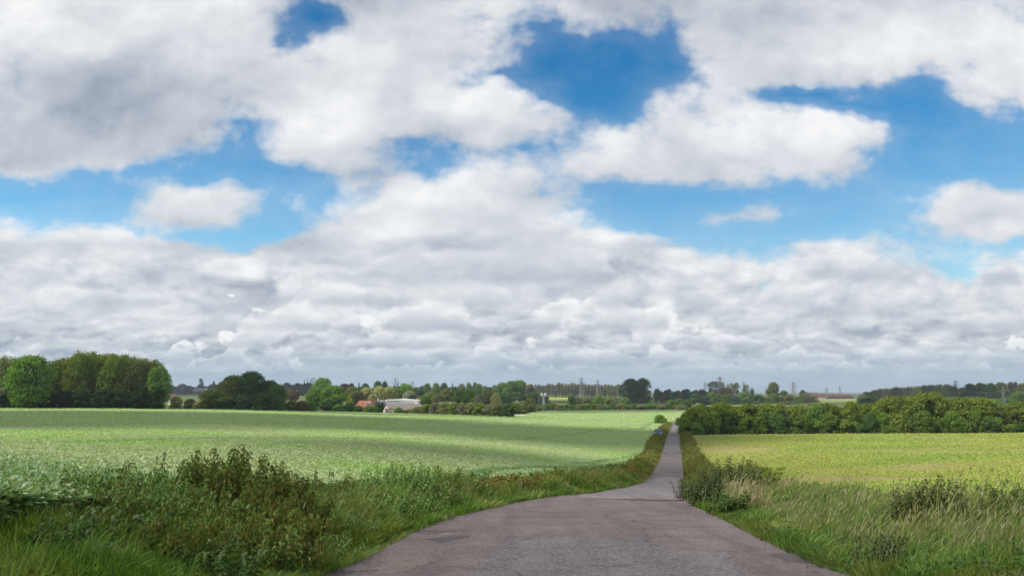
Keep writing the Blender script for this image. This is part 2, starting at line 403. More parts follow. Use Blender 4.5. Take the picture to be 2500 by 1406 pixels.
def road_patch(pix, mat, label, name='road_patch', n=7, rough=0.08, lift=.004):
    """repair or stain on the lane: outline from ground points, a thin sheet just above the asphalt"""
    p = np.array([ground_at(*q)[:2] for q in pix]); 
    y0, y1 = p[:, 1].min() - .1, p[:, 1].max() + .1
    ys = np.linspace(y0, y1, int(np.clip((y1 - y0) / (.0035 * y0), 12, 260)))[:, None]
    wmax = float((lane_r(ys) - lane_l(ys)).max()); t = np.linspace(0.004, .996, int(np.clip(wmax / (.0028 * y0), 40, 260)))[None]
    L, W = wob_edge(lane_l, .10, 1)(ys), wob_edge(lane_r, .10, 2)(ys)
    X = L * (1 - t) + W * t; Y = ys + 0 * t
    jx = X + (value_noise(X, Y, rough * 2.5, 3) - .5) * rough * 2.2; jy = Y + (value_noise(X, Y, rough * 2.5, 4) - .5) * rough * 2.2
    ins = np.zeros(X.shape, bool); j = len(p) - 1
    for i in range(len(p)):
        (xa, ya), (xb, yb) = p[i], p[j]
        c = ((ya > jy) != (yb > jy)) & (jx < (xb - xa) * (jy - ya) / (yb - ya + 1e-12) + xa); ins ^= c; j = i
    Z = height(X, Y) + 0.024 + lift + 0.05 * (1 - (2 * t - 1) ** 2)
    idx = np.arange(X.size).reshape(X.shape); q = ins[:-1, :-1] & ins[1:, :-1] & ins[:-1, 1:] & ins[1:, 1:]
    F = np.stack([idx[:-1, :-1], idx[:-1, 1:], idx[1:, 1:], idx[1:, :-1]], -1)[q]
    used, inv = np.unique(F, return_inverse=True)
    me = mesh_np(name, np.stack([X, Y, Z], -1).reshape(-1, 3)[used], inv.reshape(-1, 4), [mat], smooth=True)
    tag(link_mesh(name, me), label, 'road patch', kind='structure')
road_patch([(1160, 1406), (1090, 1440), (1850, 1440), (1800, 1390), (1775, 1350), (1700, 1352), (1640, 1350), (1600, 1333), (1400, 1320), (1260, 1322), (1200, 1345)], GREY, 'coarse grey chippings patch across the near lane', rough=.12)
road_patch([(1380, 1216), (1480, 1196), (1560, 1184), (1600, 1165), (1668, 1165), (1672, 1218), (1560, 1224)], PALE, 'pale worn asphalt where the lane narrows', rough=.15)
road_patch([(1628, 1066), (1655, 1066), (1661, 1100), (1650, 1104), (1617, 1104)], PALE, 'pale stretch of asphalt before the dip', rough=.1)
road_patch([(1632, 1060), (1656, 1060), (1655, 1038), (1644, 1038)], PALE, 'pale asphalt beyond the dip', rough=.1)
road_patch([(1048, 1318), (1095, 1310), (1155, 1312), (1120, 1320), (1100, 1331), (1062, 1326)], DARK, 'dark damp stain near the left edge', rough=.22)
road_patch([(1000, 1301), (1060, 1296), (1120, 1299), (1090, 1305), (1030, 1308)], DARK, 'dark frayed strip along the left edge', rough=.2)
road_patch([(1230, 1262), (1300, 1250), (1420, 1256), (1400, 1268), (1280, 1272)], asphalt('worn dark mauve', (.08, .063, .063), (.105, .083, .083), (.19, .16, .16)), 'slightly darker worn area beyond the chippings', rough=.3)
road_patch([(1560, 1275), (1700, 1268), (1740, 1290), (1600, 1300)], asphalt('worn brown mauve', (.09, .07, .068), (.12, .094, .092), (.19, .16, .16)), 'brownish worn area on the right half of the lane', rough=.3)
road_patch([(1900, 1352), (1960, 1358), (2010, 1376), (2060, 1394), (1985, 1384), (1890, 1362)], DARK, 'dark damp gutter under the right verge', rough=.2)
road_patch([(900, 1406), (935, 1380), (1060, 1366), (1070, 1375), (1010, 1395), (960, 1410)], asphalt('sandy asphalt', (.135, .108, .095), (.115, .092, .084), (.24, .21, .19)), 'sandy worn patch at the near left', rough=.08)
road_patch([(1470, 1222), (1560, 1220), (1668, 1222), (1668, 1225), (1560, 1226)], DARK, 'dark seam between two surfaces', rough=.03, lift=.008)
road_patch([(1630, 1156), (1664, 1152), (1664, 1154), (1640, 1158)], DARK, 'dark pothole edge on the narrow lane', rough=.03)
road_patch([(1420, 1390), (1500, 1386), (1560, 1392), (1490, 1397)], MAUVE, 'mauve worn spot in the chippings', rough=.05, lift=.008)

# the crops: an undulating soil sheet under each, and the plants on it
def field_sheet(name, mat, lo, hi, umin, umax, lift, label):
    cols = np.linspace(umin, umax, 200)[None]; t = np.linspace(0, 1, 160)[:, None]
    y1 = hi(cols); y0 = 4.0
    Y = np.exp(np.log(y0) * (1 - t) + np.log(y1) * t); X = cols * np.maximum(Y, Y_MIN) + 0 * Y
    X = lo(X, Y)
    Z = height(X, Y) + lift
    idx = np.arange(Y.size).reshape(Y.shape)
    F = np.stack([idx[:-1, :-1], idx[:-1, 1:], idx[1:, 1:], idx[1:, :-1]], -1).reshape(-1, 4)
    tag(link_mesh(name, mesh_np(name, np.stack([X, Y, Z], -1).reshape(-1, 3), F, [mat], smooth=True)), label, 'field', kind='structure')
def soil(name, a, b, c3, s):
    m, nt = new_mat(name); c = coords(nt)
    f = noise(nt, c, 0.03, 4.0, 0.55); h = noise(nt, c, s, 5.0, 0.75)
    col = mix(nt, f.ss(0.35, 0.65), a, b); col = mix(nt, h.ss(0.4, 0.7), col, c3)
    return finish(m, nt, node(nt, 'ShaderNodeBsdfPrincipled', {'Base Color': col, 'Roughness': 0.9, 'Specular IOR Level': 0.15, 'Normal': node(nt, 'ShaderNodeBump', {'Height': h, 'Strength': 0.8, 'Distance': 0.1})}))
field_sheet('bean_field', soil('under the broad leaved crop', (.28, .365, .15), (.31, .395, .17), (.20, .30, .10), 2.0), lambda X, Y: np.minimum(X, verge_l(Y)), far_l, -1.0, 0.30, 0.10, 'wide field of grey green broad leaved crop left of the lane')
def far_field(px0, px1, y0, y1, col, label, n=24):
    u = np.linspace(tangent(px0, 975)[0], tangent(px1, 975)[0], n)[None]; Y = np.linspace(y0, y1, n)[:, None] + 0 * u; X = u * Y
    idx = np.arange(n * n).reshape(n, n); F = np.stack([idx[:-1, :-1], idx[:-1, 1:], idx[1:, 1:], idx[1:, :-1]], -1).reshape(-1, 4)
    tag(link_mesh('far_field', mesh_np('far_field', np.stack([X, Y, height(X, Y) + .35], -1).reshape(-1, 3), F, [soil(label, col, tuple(v * 1.1 for v in col), tuple(v * .75 for v in col), .3)], smooth=True)), label, 'field', kind='structure')
far_field(1338, 1392, 760, 1040, (.27, .32, .05), 'bright yellow green field below the poplars')
far_field(1392, 1530, 860, 1040, (.22, .25, .08), 'pale green field behind the second hedge')
far_field(1400, 1660, 515, 600, (.19, .23, .075), 'rough green field beyond the valley hedge')
far_field(1660, 1900, 540, 620, (.16, .19, .07), 'rough field behind the long hedge')
far_field(1980, 2110, 640, 1000, (.20, .23, .08), 'pale green field before the red roofed farm')
far_field(700, 745, 420, 620, (.40, .37, .22), 'pale ripe strip of field left of the farm trees')
far_field(395, 500, 400, 540, (.24, .30, .11), 'pale green field between the grove and the oaks')
field_sheet('seedling_field', soil('soil between the seedlings', (.25, .235, .075), (.22, .25, .065), (.25, .175, .085), 4.0), lambda X, Y: np.maximum(X, verge_r(Y)), far_r, 0.05, 1.0, 0.03, 'bright yellow green field of young crop right of the lane')

def leaves_at(P, n, size, rise, wid, lift, r, lean=(0, 0)):
    """n leaves round each point: folded kites, (points*n, 4, 3)"""
    k = len(P); B = np.repeat(P, n, 0); s = np.repeat(size, n) * r.uniform(.7, 1.25, k * n)
    az = r.uniform(0, 2 * np.pi, k * n); el = r.normal(rise, .28, k * n)
    d = np.stack([np.cos(az) * np.cos(el) + lean[0], np.sin(az) * np.cos(el) + lean[1], np.sin(el)], -1)
    side = np.stack([-np.sin(az), np.cos(az), r.normal(0, .35, k * n)], -1)
    a = B + d * (s * .12)[:, None]; a[:, 2] += np.repeat(lift, n) * r.uniform(.4, 1.0, k * n)
    m = a + d * (s * .55)[:, None]; e = a + d * (s * 1.05)[:, None]; e[:, 2] -= s * .18
    w = (s * wid)[:, None]
    return np.stack([a, m - side * w, e, m + side * w], 1)
def quads(name, Q, mats, mi=None):
    return mesh_np(name, Q.reshape(-1, 3), np.arange(len(Q) * 4).reshape(-1, 4), mats, mi)
def scatter(n, ulo, uhi, ylo, yhi, ok, r):
    """points spread evenly over the picture of a field rather than over its area: dense near, sparse and large far away"""
    u = r.uniform(ulo, uhi, n); y = np.exp(r.uniform(math.log(ylo), math.log(yhi), n)); x = u * np.maximum(y, Y_MIN)
    m = ok(x, y, u); return x[m], y[m]
CROP = leaf('crop leaf', (.32, .41, .19), (.42, .49, .29), .3, gloss=.3, rough=.45, patch=((.25, .40, .105), (.33, .46, .16)), patch_scale=.05)
r = np.random.default_rng(11)
x, y = scatter(760000, -0.72, 0.24, 5, 485, lambda x, y, u: (x < verge_l(y)) & (y < far_l(u)), r)
# wheel tracks of the sprayer, and thinner patches
tr = lambda x, y: np.abs(((x * .957 + y * -.29 + 6.0 * (value_noise(x, y, 90, 5) - .5)) % 24.0) - 12.0)
P = np.stack([x, y, height(x, y) + .08], -1)
sz = np.clip(.10 + y * .0007, .13, .4) * r.uniform(.75, 1.25, len(x))
hgt = .22 + .2 * value_noise(x, y, 6, 2)
near = y < 24
Q = np.concatenate([leaves_at(P[near], 6, sz[near], .40, .22, hgt[near], r), leaves_at(P[~near], 2, sz[~near], .18, .30, hgt[~near] * .7, r)])
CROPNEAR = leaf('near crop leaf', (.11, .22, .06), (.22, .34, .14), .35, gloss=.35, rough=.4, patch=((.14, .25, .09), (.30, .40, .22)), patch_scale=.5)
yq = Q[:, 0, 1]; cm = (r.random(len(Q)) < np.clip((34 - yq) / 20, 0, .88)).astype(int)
cm[(tr(Q[:, 0, 0], yq) < .5) & (yq < 330)] = 1                 # darker leaf colour along the sprayer's wheel tracks
def near_line(a, b, w):
    a, b = ground_at(*a), ground_at(*b); dx, dy = b.x - a.x, b.y - a.y; L = math.hypot(dx, dy)
    t = ((Q[:, 0, 0] - a.x) * dx + (yq - a.y) * dy) / L; d = np.abs((Q[:, 0, 0] - a.x) * dy - (yq - a.y) * dx) / L
    return (t > 0) & (t < L) & (d < w)
for a, b, w in (((1250, 1024), (1600, 1031), 1.6), ((1470, 1019), (1600, 1021), 1.8), ((1560, 1050), (1590, 1035), .8), ((1400, 1140), (1560, 1110), .5)): cm[near_line(a, b, w)] = 1
tag(link_mesh('bean_crop', quads('bean_crop', Q, [CROP, CROPNEAR], cm)), 'grey green leafy crop covering the left field', 'crop', kind='stuff')
SEED = leaf('young crop leaf', (.28, .37, .06), (.40, .44, .12), .3, gloss=.25, patch=((.19, .30, .05), (.28, .37, .085)), patch_scale=.03)
x, y = scatter(400000, 0.08, 0.72, 9, 200, lambda x, y, u: (x > verge_r(y)) & (y < far_r(u)), r)
ca, sa = math.cos(R(11.5)), math.sin(R(11.5))                # drilled in rows along the lane
q = x * ca - y * sa; t = x * sa + y * ca
step = np.where(y < 70, .62, 1.24); q = (np.round(q / step) + r.normal(0, .24, len(q))) * step
x, y = q * ca + t * sa, -q * sa + t * ca
keep = (x > verge_r(y)) & (value_noise(x, y, 16, 9) * .7 + value_noise(x, y, 4, 8) * .3 > .29 + .25 * r.random(len(x)) - .1)
x, y = x[keep], y[keep]
P = np.stack([x, y, height(x, y) + .03], -1); sz = np.clip(.065 + y * .0010, .10, .27) * r.uniform(.75, 1.25, len(x))
Q = leaves_at(P, 2, sz, .28, .30, np.full(len(x), .10), r)
tag(link_mesh('seedling_crop', quads('seedling_crop', Q, [SEED])), 'young yellow green seedlings in rows on the right field', 'crop', kind='stuff')

# ------------------------------------------------------------------ verges: grass blades, seeding grass, leafy weeds
def blades(P, h, w, lean, r, bend=.45):
    """tapering bent blades as three joined quads each; returns V, F"""
    n = len(P); az = r.uniform(0, 2 * np.pi, n)
    side = np.stack([np.cos(az), np.sin(az), np.zeros(n)], -1)
    ld = np.stack([lean[0] + r.normal(0, .30, n), lean[1] + r.normal(0, .30, n), np.zeros(n)], -1)
    V = np.empty((n, 8, 3)); T = (0, .42, .78, 1.0); W = (1.0, .85, .5, .06)
    for i, (t, k) in enumerate(zip(T, W)):
        c = P + np.stack([np.zeros(n), np.zeros(n), h * t * (1 - .28 * t * np.linalg.norm(ld, axis=1))], -1) + ld * (h * bend * t * t * 1.6)[:, None]
        V[:, 2 * i] = c - side * (w * k / 2)[:, None]; V[:, 2 * i + 1] = c + side * (w * k / 2)[:, None]
    b = (np.arange(n) * 8)[:, None, None]
    F = (np.array([[0, 1, 3, 2], [2, 3, 5, 4], [4, 5, 7, 6]])[None] + b).reshape(-1, 4)
    return V.reshape(-1, 3), F
GRASS = leaf('verge grass', (.035, .095, .01), (.155, .255, .042), .38, gloss=.25, patch=((.09, .15, .02), (.26, .28, .08)), patch_scale=.45)
STRAW = leaf('seeding grass', (.16, .21, .07), (.34, .32, .17), .35, patch=((.11, .18, .045), (.24, .27, .11)), patch_scale=.6)
HEADS = leaf('pale seed heads', (.20, .21, .095), (.35, .325, .20), .35)
def strip_points(n, fl, fr, ylo, yhi, r, power=1.0):
    y = np.exp(r.uniform(math.log(ylo), math.log(yhi), n)); t = r.random(n)
    x = fl(y) * (1 - t) + fr(y) * t
    return x, y, t
def grass_strip(name, n, fl, fr, ylo, yhi, hmin, hmax, mat, label, lean, prof=None, wmul=1.0, seed=3, heads=0.0, lean_l=False):
    r = np.random.default_rng(seed)
    x, y, t = strip_points(n, fl, fr, ylo, yhi, r)
    v = value_noise(x, y, 1.3, seed) * .6 + value_noise(x, y, 4.5, seed + 1) * .4
    h = (hmin + (hmax - hmin) * np.clip((v - .28) * 2.2, 0, 1) ** 1.3) * r.uniform(.45, 1.2, n)
    if prof: h = h * prof(t)
    h = h * (np.clip((y - 5) / 9, .33, 1) if lean_l else np.clip((y - 4.5) / 9, .3, 1))
    lz = value_noise(x, y, .9, seed + 5) - .5; lz2 = value_noise(x, y, .9, seed + 6) - .5
    P = np.stack([x, y, height(x, y) + .0], -1)
    w = np.clip(.008 + y * .00062, .012, .10) * wmul * r.uniform(.5, 1.6, n)
    V, F = blades(P, h, w, (lean[0] + lz * 1.3, lean[1] + lz2 * 1.3), r)
    if heads:                                               # flower heads: a spindle of small quads at the tip
        k = r.random(n) < heads; tip = V.reshape(n, 8, 3)[k, 6]; w2 = np.clip(.012 + y[k] * .0009, .016, .12); L = .10 + .10 * r.random(k.sum())
        d = np.stack([lean[0] * .8 + r.normal(0, .25, k.sum()), lean[1] * .8 + r.normal(0, .25, k.sum()), np.full(k.sum(), .75)], -1)
        az = r.uniform(0, 6.28, k.sum()); s = np.stack([np.cos(az), np.sin(az), 0 * az], -1) * (w2 / 2)[:, None]
        m = tip + d * (L * .35)[:, None]; e = tip + d * L[:, None]
        Qh = np.stack([tip - d * .03, m - s, e, m + s], 1).reshape(-1, 3); f2 = np.arange(len(Qh)).reshape(-1, 4) + len(V)
        V = np.concatenate([V, Qh]); F = np.concatenate([F, f2])
    mi = np.zeros(len(F), int)
    if heads: mi[n * 3:] = 1
    tag(link_mesh(name, mesh_np(name, V, F, [mat, HEADS], mi)), label, 'grass', kind='stuff')
WIND = (.35, -.12)
hump = lambda t: .35 + .85 * np.clip(t * 2.2, 0, 1)
grass_strip('verge_grass', 110000, verge_l, lambda y: lane_l(y) - .15, 4.5, 60, .4, .95, GRASS, 'lush green grass on the left verge of the lane', WIND, lambda t: hump(1 - t) * (.8 + .2 * t), seed=21, lean_l=True)
grass_strip('verge_grass', 80000, lambda y: lane_r(y) + .15, verge_r, 4.5, 60, .35, .8, GRASS, 'lush green grass on the right verge of the lane', WIND, hump, seed=22)
grass_strip('long_grass', 7000, verge_l, lambda y: lane_l(y) - .4, 4.5, 40, .7, 1.05, leaf('long grass', (.10, .20, .03), (.27, .36, .10), .4, gloss=.3), 'long arching pale green blades in the left verge', (.6, -.2), lambda t: hump(1 - t), wmul=1.1, seed=41, lean_l=True)
grass_strip('long_grass', 5000, lambda y: lane_r(y) + .5, verge_r, 4.5, 40, .7, 1.0, leaf('long right grass', (.12, .19, .035), (.29, .34, .11), .4, gloss=.3), 'long arching pale green blades in the right verge', (.6, -.2), hump, wmul=1.1, seed=42)
grass_strip('seeding_grass', 15000, lambda y: lane_r(y) + 1.0, verge_r, 5.5, 60, .75, 1.15, STRAW, 'tall pale seeding grass on the right verge', WIND, lambda t: .55 + .5 * t, wmul=.7, seed=23, heads=.8)
grass_strip('seeding_grass', 2200, verge_l, lambda y: lane_l(y) - 1.0, 13, 60, .6, 1.0, STRAW, 'seeding grass stems among the left verge', WIND, None, wmul=.7, seed=24, heads=.6, lean_l=True)
grass_strip('verge_grass', 30000, verge_l, lambda y: lane_l(y) - .1, 40, 285, .5, 1.1, leaf('dry verge grass', (.13, .15, .035), (.25, .22, .07), .25, patch=((.10, .15, .026), (.17, .195, .05)), patch_scale=.12), 'yellowing rough grass along the left side of the narrow lane', WIND, lambda t: hump(1 - t) * .85, wmul=1.6, seed=25)
grass_strip('verge_grass', 26000, lambda y: lane_r(y) + .1, verge_r, 40, 200, .5, 1.0, leaf('olive verge grass', (.11, .145, .03), (.21, .20, .065), .25, patch_scale=.12), 'olive rough grass along the right side of the narrow lane', WIND, hump, wmul=1.6, seed=26)

def clump(px, y, label, h=1.1, rad=.6, stems=26, kind='nettle', mats=None, seed=0, name='nettle_clump', cat='weeds', x_off=0.0, group=None):
    """tall weeds: stems with drooping pointed leaves in pairs, tassels of seed on the old ones"""
    r = np.random.default_rng(seed + int(px * 7 + y * 13))
    base = on(px, y, 1250); base.x += x_off; base.z = H(base.x, base.y)
    root = empty(name, base, label, cat, group)
    st = MB(); Q = []; S = []
    for i in range(stems):
        a = r.uniform(0, 6.28); d = rad * math.sqrt(r.random()); bx, by = d * math.cos(a), d * math.sin(a)
        hh = h * r.uniform(.62, 1.05) * (1 - .25 * (d / rad) ** 2); lx, ly = bx * .35 + r.normal(.10, .10), by * .35 + r.normal(0, .08)
        bz = H(base.x + bx, base.y + by) - base.z
        pt = lambda t: np.array([bx + lx * t * t, by + ly * t * t, bz + hh * t])
        st.tube([pt(t) for t in (0, .5, 1)], (.008, .007, .003), 4)
        nodes = int(7 + hh * 9)
        for k in range(nodes):
            t = .18 + .82 * (k + r.random() * .5) / nodes; c = pt(min(t, 1)); ang = (k % 2) * 1.57 + a + r.normal(0, .3)
            ln = (.17 if kind != 'dock' else .22) * (1.15 - .62 * t) * r.uniform(.8, 1.2) * (h / 1.1) ** .5
            for sgn in (0, math.pi):
                dr = np.array([math.cos(ang + sgn), math.sin(ang + sgn), 0]); sd = np.array([-dr[1], dr[0], r.normal(0, .3)])
                up = .30 if t > .85 else .05
                m1 = c + dr * ln * .45 + np.array([0, 0, ln * up]); e = c + dr * ln * .95 - np.array([0, 0, ln * (.55 if kind == 'nettle' else .3)]); w = ln * (.22 if kind != 'dock' else .28)
                Q.append([c, m1 - sd * w, e, m1 + sd * w])
            if kind in ('brown', 'seedy') and t > .3:
                for _ in range(7 if kind == 'brown' else 3):
                    o = r.normal(0, .045, 3); q = c + o + [0, 0, -.02]; dd = np.array([r.normal(0, .02), r.normal(0, .02), -.05 - .05 * r.random()]); sd = r.normal(0, .009, 3)
                    S.append([q, q + dd * .5 - sd, q + dd, q + dd * .5 + sd])
    st.build('stems', mats[2], root)
    link_mesh('foliage', quads('foliage', np.array(Q + S), [mats[0], mats[1]], [0] * len(Q) + [1] * len(S)), root)
    return root
STEM = plain('weed stem', (.09, .085, .035), .8, .3, 4)
NET = leaf('nettle leaf', (.075, .16, .028), (.14, .225, .05), .2, gloss=.15)
NETD = leaf('dark nettle leaf', (.05, .085, .025), (.09, .12, .045), .2, gloss=.1)
OLD = leaf('browning nettle leaf', (.075, .145, .026), (.135, .185, .048), .32)
TASS = leaf('seed tassel', (.13, .13, .035), (.24, .215, .065), .3)
LUSH = leaf('lush weed leaf', (.05, .11, .018), (.085, .15, .03), .3, gloss=.25)
YELL = leaf('yellow green weed leaf', (.13, .19, .02), (.19, .24, .04), .3)
BR, GN, DK, LU = (OLD, TASS, STEM), (NET, TASS, STEM), (NETD, TASS, STEM), (LUSH, TASS, STEM)
for a in (
    (560, 15.5, 'tallest brown seeding nettle clump on the left verge, rising against the crop', 1.75, .75, 46, 'brown', BR),
    (500, 16.0, 'brown nettle clump just left of the tallest clump on the left verge', 1.45, .7, 38, 'brown', BR),
    (635, 15.5, 'brown seeding nettle clump just right of the tallest clump on the left verge', 1.6, .7, 44, 'brown', BR),
    (695, 15.5, 'brown nettle clump at the right end of the big brown mass', 1.45, .65, 38, 'brown', BR),
    (590, 13.0, 'yellowish brown seeding nettles in front of the tallest clump', 1.2, .65, 34, 'brown', BR),
    (660, 12.6, 'yellowish brown seeding nettles hanging towards the road left of the grass', 1.05, .6, 30, 'brown', BR),
    (525, 12.2, 'low dark nettles under the brown mass on the left verge', .95, .6, 26, 'seedy', GN),
    (720, 12.6, 'brown seeding nettles at the right foot of the brown mass by the grass', .95, .55, 28, 'brown', BR),
    (575, 11.6, 'brown nettles low in front of the brown mass, above the grass', .85, .55, 26, 'brown', BR),
    (650, 11.2, 'lowest dark nettles in front of the brown mass', .75, .5, 24, 'seedy', GN),
    (470, 13.4, 'green nettles left of the brown mass and in front of the slender ones', 1.0, .55, 26, 'nettle', GN),
    (400, 12.4, 'green nettles beside the grass in the middle of the left weeds', .9, .5, 22, 'nettle', GN),
    (245, 11.6, 'dark green nettles nearest the left edge, against the crop', .85, .55, 24, 'nettle', GN),
    (300, 11.4, 'seeding nettles in front of the leafy dark green ones', .85, .5, 22, 'seedy', GN),
    (375, 14.2, 'tall green nettles standing against the crop left of the slender brown ones', 1.2, .55, 26, 'nettle', GN),
    (450, 11.4, 'dark low nettles in the grass left of the brown mass', .7, .5, 22, 'nettle', GN),
    (790, 17.0, 'leafy nettles right of the brown mass near its foot', .95, .6, 24, 'nettle', GN),
    (880, 22.0, 'nettles in the middle of the left verge, right of the green ones', 1.15, .8, 28, 'seedy', GN),
    (915, 23.0, 'green nettles leaning before the midway dark clump', 1.1, .8, 26, 'nettle', GN),
    (850, 17.5, 'low green weeds in the grass below the middle nettles', .7, .6, 20, 'nettle', GN),
    (60, 9.6, 'low green weeds at the far left edge of the crop', .5, .5, 20, 'nettle', GN),
    (130, 10.2, 'low seeding weeds in the left crop edge beside the far left ones', .6, .5, 20, 'seedy', GN),
    (215, 9.4, 'small leafy weeds in the bottom left grass under the nettles', .45, .45, 16, 'dock', LU),
    (120, 8.4, 'broad leaved weeds in the bottom left corner grass', .4, .4, 14, 'dock', LU),
    (400, 9.8, 'thin seeding weeds in the grass left of the lowest dark nettles', .6, .45, 14, 'seedy', BR),
    (480, 10.3, 'brownish weeds in the grass just below the brown mass', .65, .5, 20, 'seedy', BR),
    (560, 9.6, 'leafy weeds at the foot of the left bank near the road', .45, .45, 18, 'dock', LU),
    (800, 14.5, 'leafy weeds at the road edge right of the brown mass', .6, .5, 20, 'nettle', GN),
    (860, 19.5, 'green nettles in the thick of the left verge between brown mass and midway clump', 1.05, .8, 28, 'nettle', GN),
    (930, 21.5, 'dark leafy weeds in front of the midway dark nettles', .9, .8, 28, 'nettle', GN),
    (1000, 23.5, 'leafy green weeds at the foot of the midway dark nettles', .85, .8, 26, 'nettle', GN),
    (1050, 26.5, 'seeding weeds leaning to the road near the end of the tall left verge', 1.0, .8, 26, 'seedy', GN),
    (780, 20.0, 'tall brownish nettles behind the grass right of the brown mass', 1.3, .7, 26, 'seedy', BR),
    (425, 15.0, 'slender brown topped nettles left of the big brown mass', 1.35, .5, 18, 'seedy', BR),
    (270, 12.6, 'leafy dark green nettles near the left crop edge', 1.0, .6, 26, 'seedy', GN),
    (345, 13.2, 'leafy dark green nettles between the crop and the brown mass', 1.05, .6, 26, 'nettle', GN),
    (190, 11.3, 'short brownish nettles lowest on the left beside the crop', .8, .55, 20, 'seedy', BR),
    (330, 10.3, 'low broad leaved weeds in the grass at the bottom left', .55, .5, 14, 'dock', LU),
    (760, 18.5, 'thin nettles right behind the big brown mass', 1.1, .6, 20, 'nettle', GN),
    (830, 21.0, 'green nettles in the middle of the left verge', 1.0, .7, 22, 'nettle', GN),
    (960, 26.0, 'dark green nettle clump midway along the left verge', 1.45, .9, 40, 'nettle', GN),
    (1015, 27.5, 'tall dark nettle clump with a shaded foot midway along the left verge', 1.5, .9, 40, 'nettle', GN),
    (1075, 29.5, 'brown tinted weeds right of the dark nettle clump on the left verge', 1.4, .8, 30, 'seedy', BR),
    (1125, 31.5, 'last tall weeds of the left verge before it drops to short grass', 1.15, .8, 28, 'seedy', GN)):
    clump(*a[:2], a[2], a[3], a[4], a[5], a[6], a[7])
for a in (
    (1735, 30.0, 'dark nettle clump at the corner where the right verge meets the lane', 1.35, .8, 34, 'nettle', DK),
    (1775, 31.0, 'tall dark seeding nettles above the pale grass at the right corner', 1.75, .9, 40, 'seedy', DK),
    (1815, 32.0, 'dark nettles right of the tallest corner clump', 1.6, .8, 34, 'seedy', DK),
    (1700, 34.0, 'low dark weeds at the lane edge by the right corner', 1.0, .8, 28, 'nettle', DK),
    (1765, 25.5, 'low leafy green weeds at the foot of the right corner', .8, .7, 26, 'dock', LU),
    (1858, 33.5, 'bright yellow green feathery plant at the top of the right verge', 1.5, .7, 30, 'dock', (YELL, TASS, STEM)),
    (2195, 18.0, 'dark nettles at the left end of the group against the right field', .9, .45, 18, 'nettle', DK),
    (2225, 17.2, 'tall dark nettle clump against the right field, left of the tallest', 1.1, .45, 24, 'seedy', DK),
    (2272, 16.8, 'tallest dark nettle clump against the right field', 1.2, .45, 26, 'seedy', DK),
    (2330, 16.5, 'small dark nettle right of the tallest clump on the right verge', .75, .4, 14, 'nettle', DK),
    (2395, 15.5, 'leafy dark nettle clump standing alone on the right verge', .95, .5, 26, 'nettle', DK),
    (2470, 15.0, 'brownish nettles at the right edge', .85, .5, 20, 'seedy', BR),
    (2125, 12.6, 'low dark leafy weed in the grass beside the right road edge', .6, .4, 22, 'nettle', DK),
    (1965, 25.0, 'grey green thistle like weeds among the seeding grass', 1.0, .6, 18, 'nettle', GN)):
    clump(*a[:2], a[2], a[3], a[4], a[5], a[6], a[7])
grass_strip('seeding_grass', 650, lambda y: lane_r(y) + .7, lambda y: lane_r(y) + 1.7, 25.5, 29, .7, 1.05, leaf('bleached grass', (.27, .25, .125), (.38, .34, .20), .3), 'bleached pale grass tuft by the right corner weeds', WIND, None, wmul=.9, seed=27, heads=.7)
grass_strip('verge_grass', 9000, lambda y: verge_l(y) - .7, lambda y: verge_l(y) + .5, 4.5, 16, .5, .8, GRASS, 'grass growing into the edge of the left crop', WIND, None, seed=43)
grass_strip('verge_grass', 9000, lambda y: lane_l(y) - .5, lambda y: lane_l(y) + .10, 7, 60, .12, .4, GRASS, 'short grass creeping over the left edge of the asphalt', (.6, 0), None, seed=61)
grass_strip('verge_grass', 9000, lambda y: lane_r(y) - .12, lambda y: lane_r(y) + .5, 7, 60, .12, .4, GRASS, 'short grass creeping over the right edge of the asphalt', (-.5, 0), None, seed=62)
# flowering weeds where the left verge is low, and small leafy ground cover under the grass
r = np.random.default_rng(31)
def cover(name, n, fl, fr, ylo, yhi, size, mat, label, lift, rise=.4):
    x, y, t = strip_points(n, fl, fr, ylo, yhi, r)
    P = np.stack([x, y, height(x, y)], -1); s = np.clip(size * (.5 + y * .02), size * .6, size * 3) * r.uniform(.6, 1.3, n)
    tag(link_mesh(name, quads(name, leaves_at(P, 4, s, rise, .3, lift * r.uniform(.3, 1, n), r), [mat])), label, 'ground cover', kind='stuff')
cover('weed_cover', 5000, lambda y: verge_l(y) - .2, lambda y: lane_l(y) - .2, 11, 50, .07, LUSH, 'low leafy weeds under the grass of the left verge', .2)
cover('weed_cover', 8000, lambda y: lane_r(y) + .2, verge_r, 7, 50, .09, LUSH, 'low leafy weeds under the grass of the right verge', .18)
cover('flowering_weeds', 2600, lambda y: lane_l(y) - 2.6, lambda y: lane_l(y) - 1.1, 31, 70, .13, leaf('yellow brown flowering weed', (.22, .17, .03), (.16, .085, .03), .2), 'yellow and rust coloured weeds edging the crop by the lane', .8)
cover('crop_fringe', 5000, lambda y: verge_l(y) - .6, lambda y: verge_l(y) + .5, 20, 70, .2, LUSH, 'darker leafy plants fringing the left crop', .7)

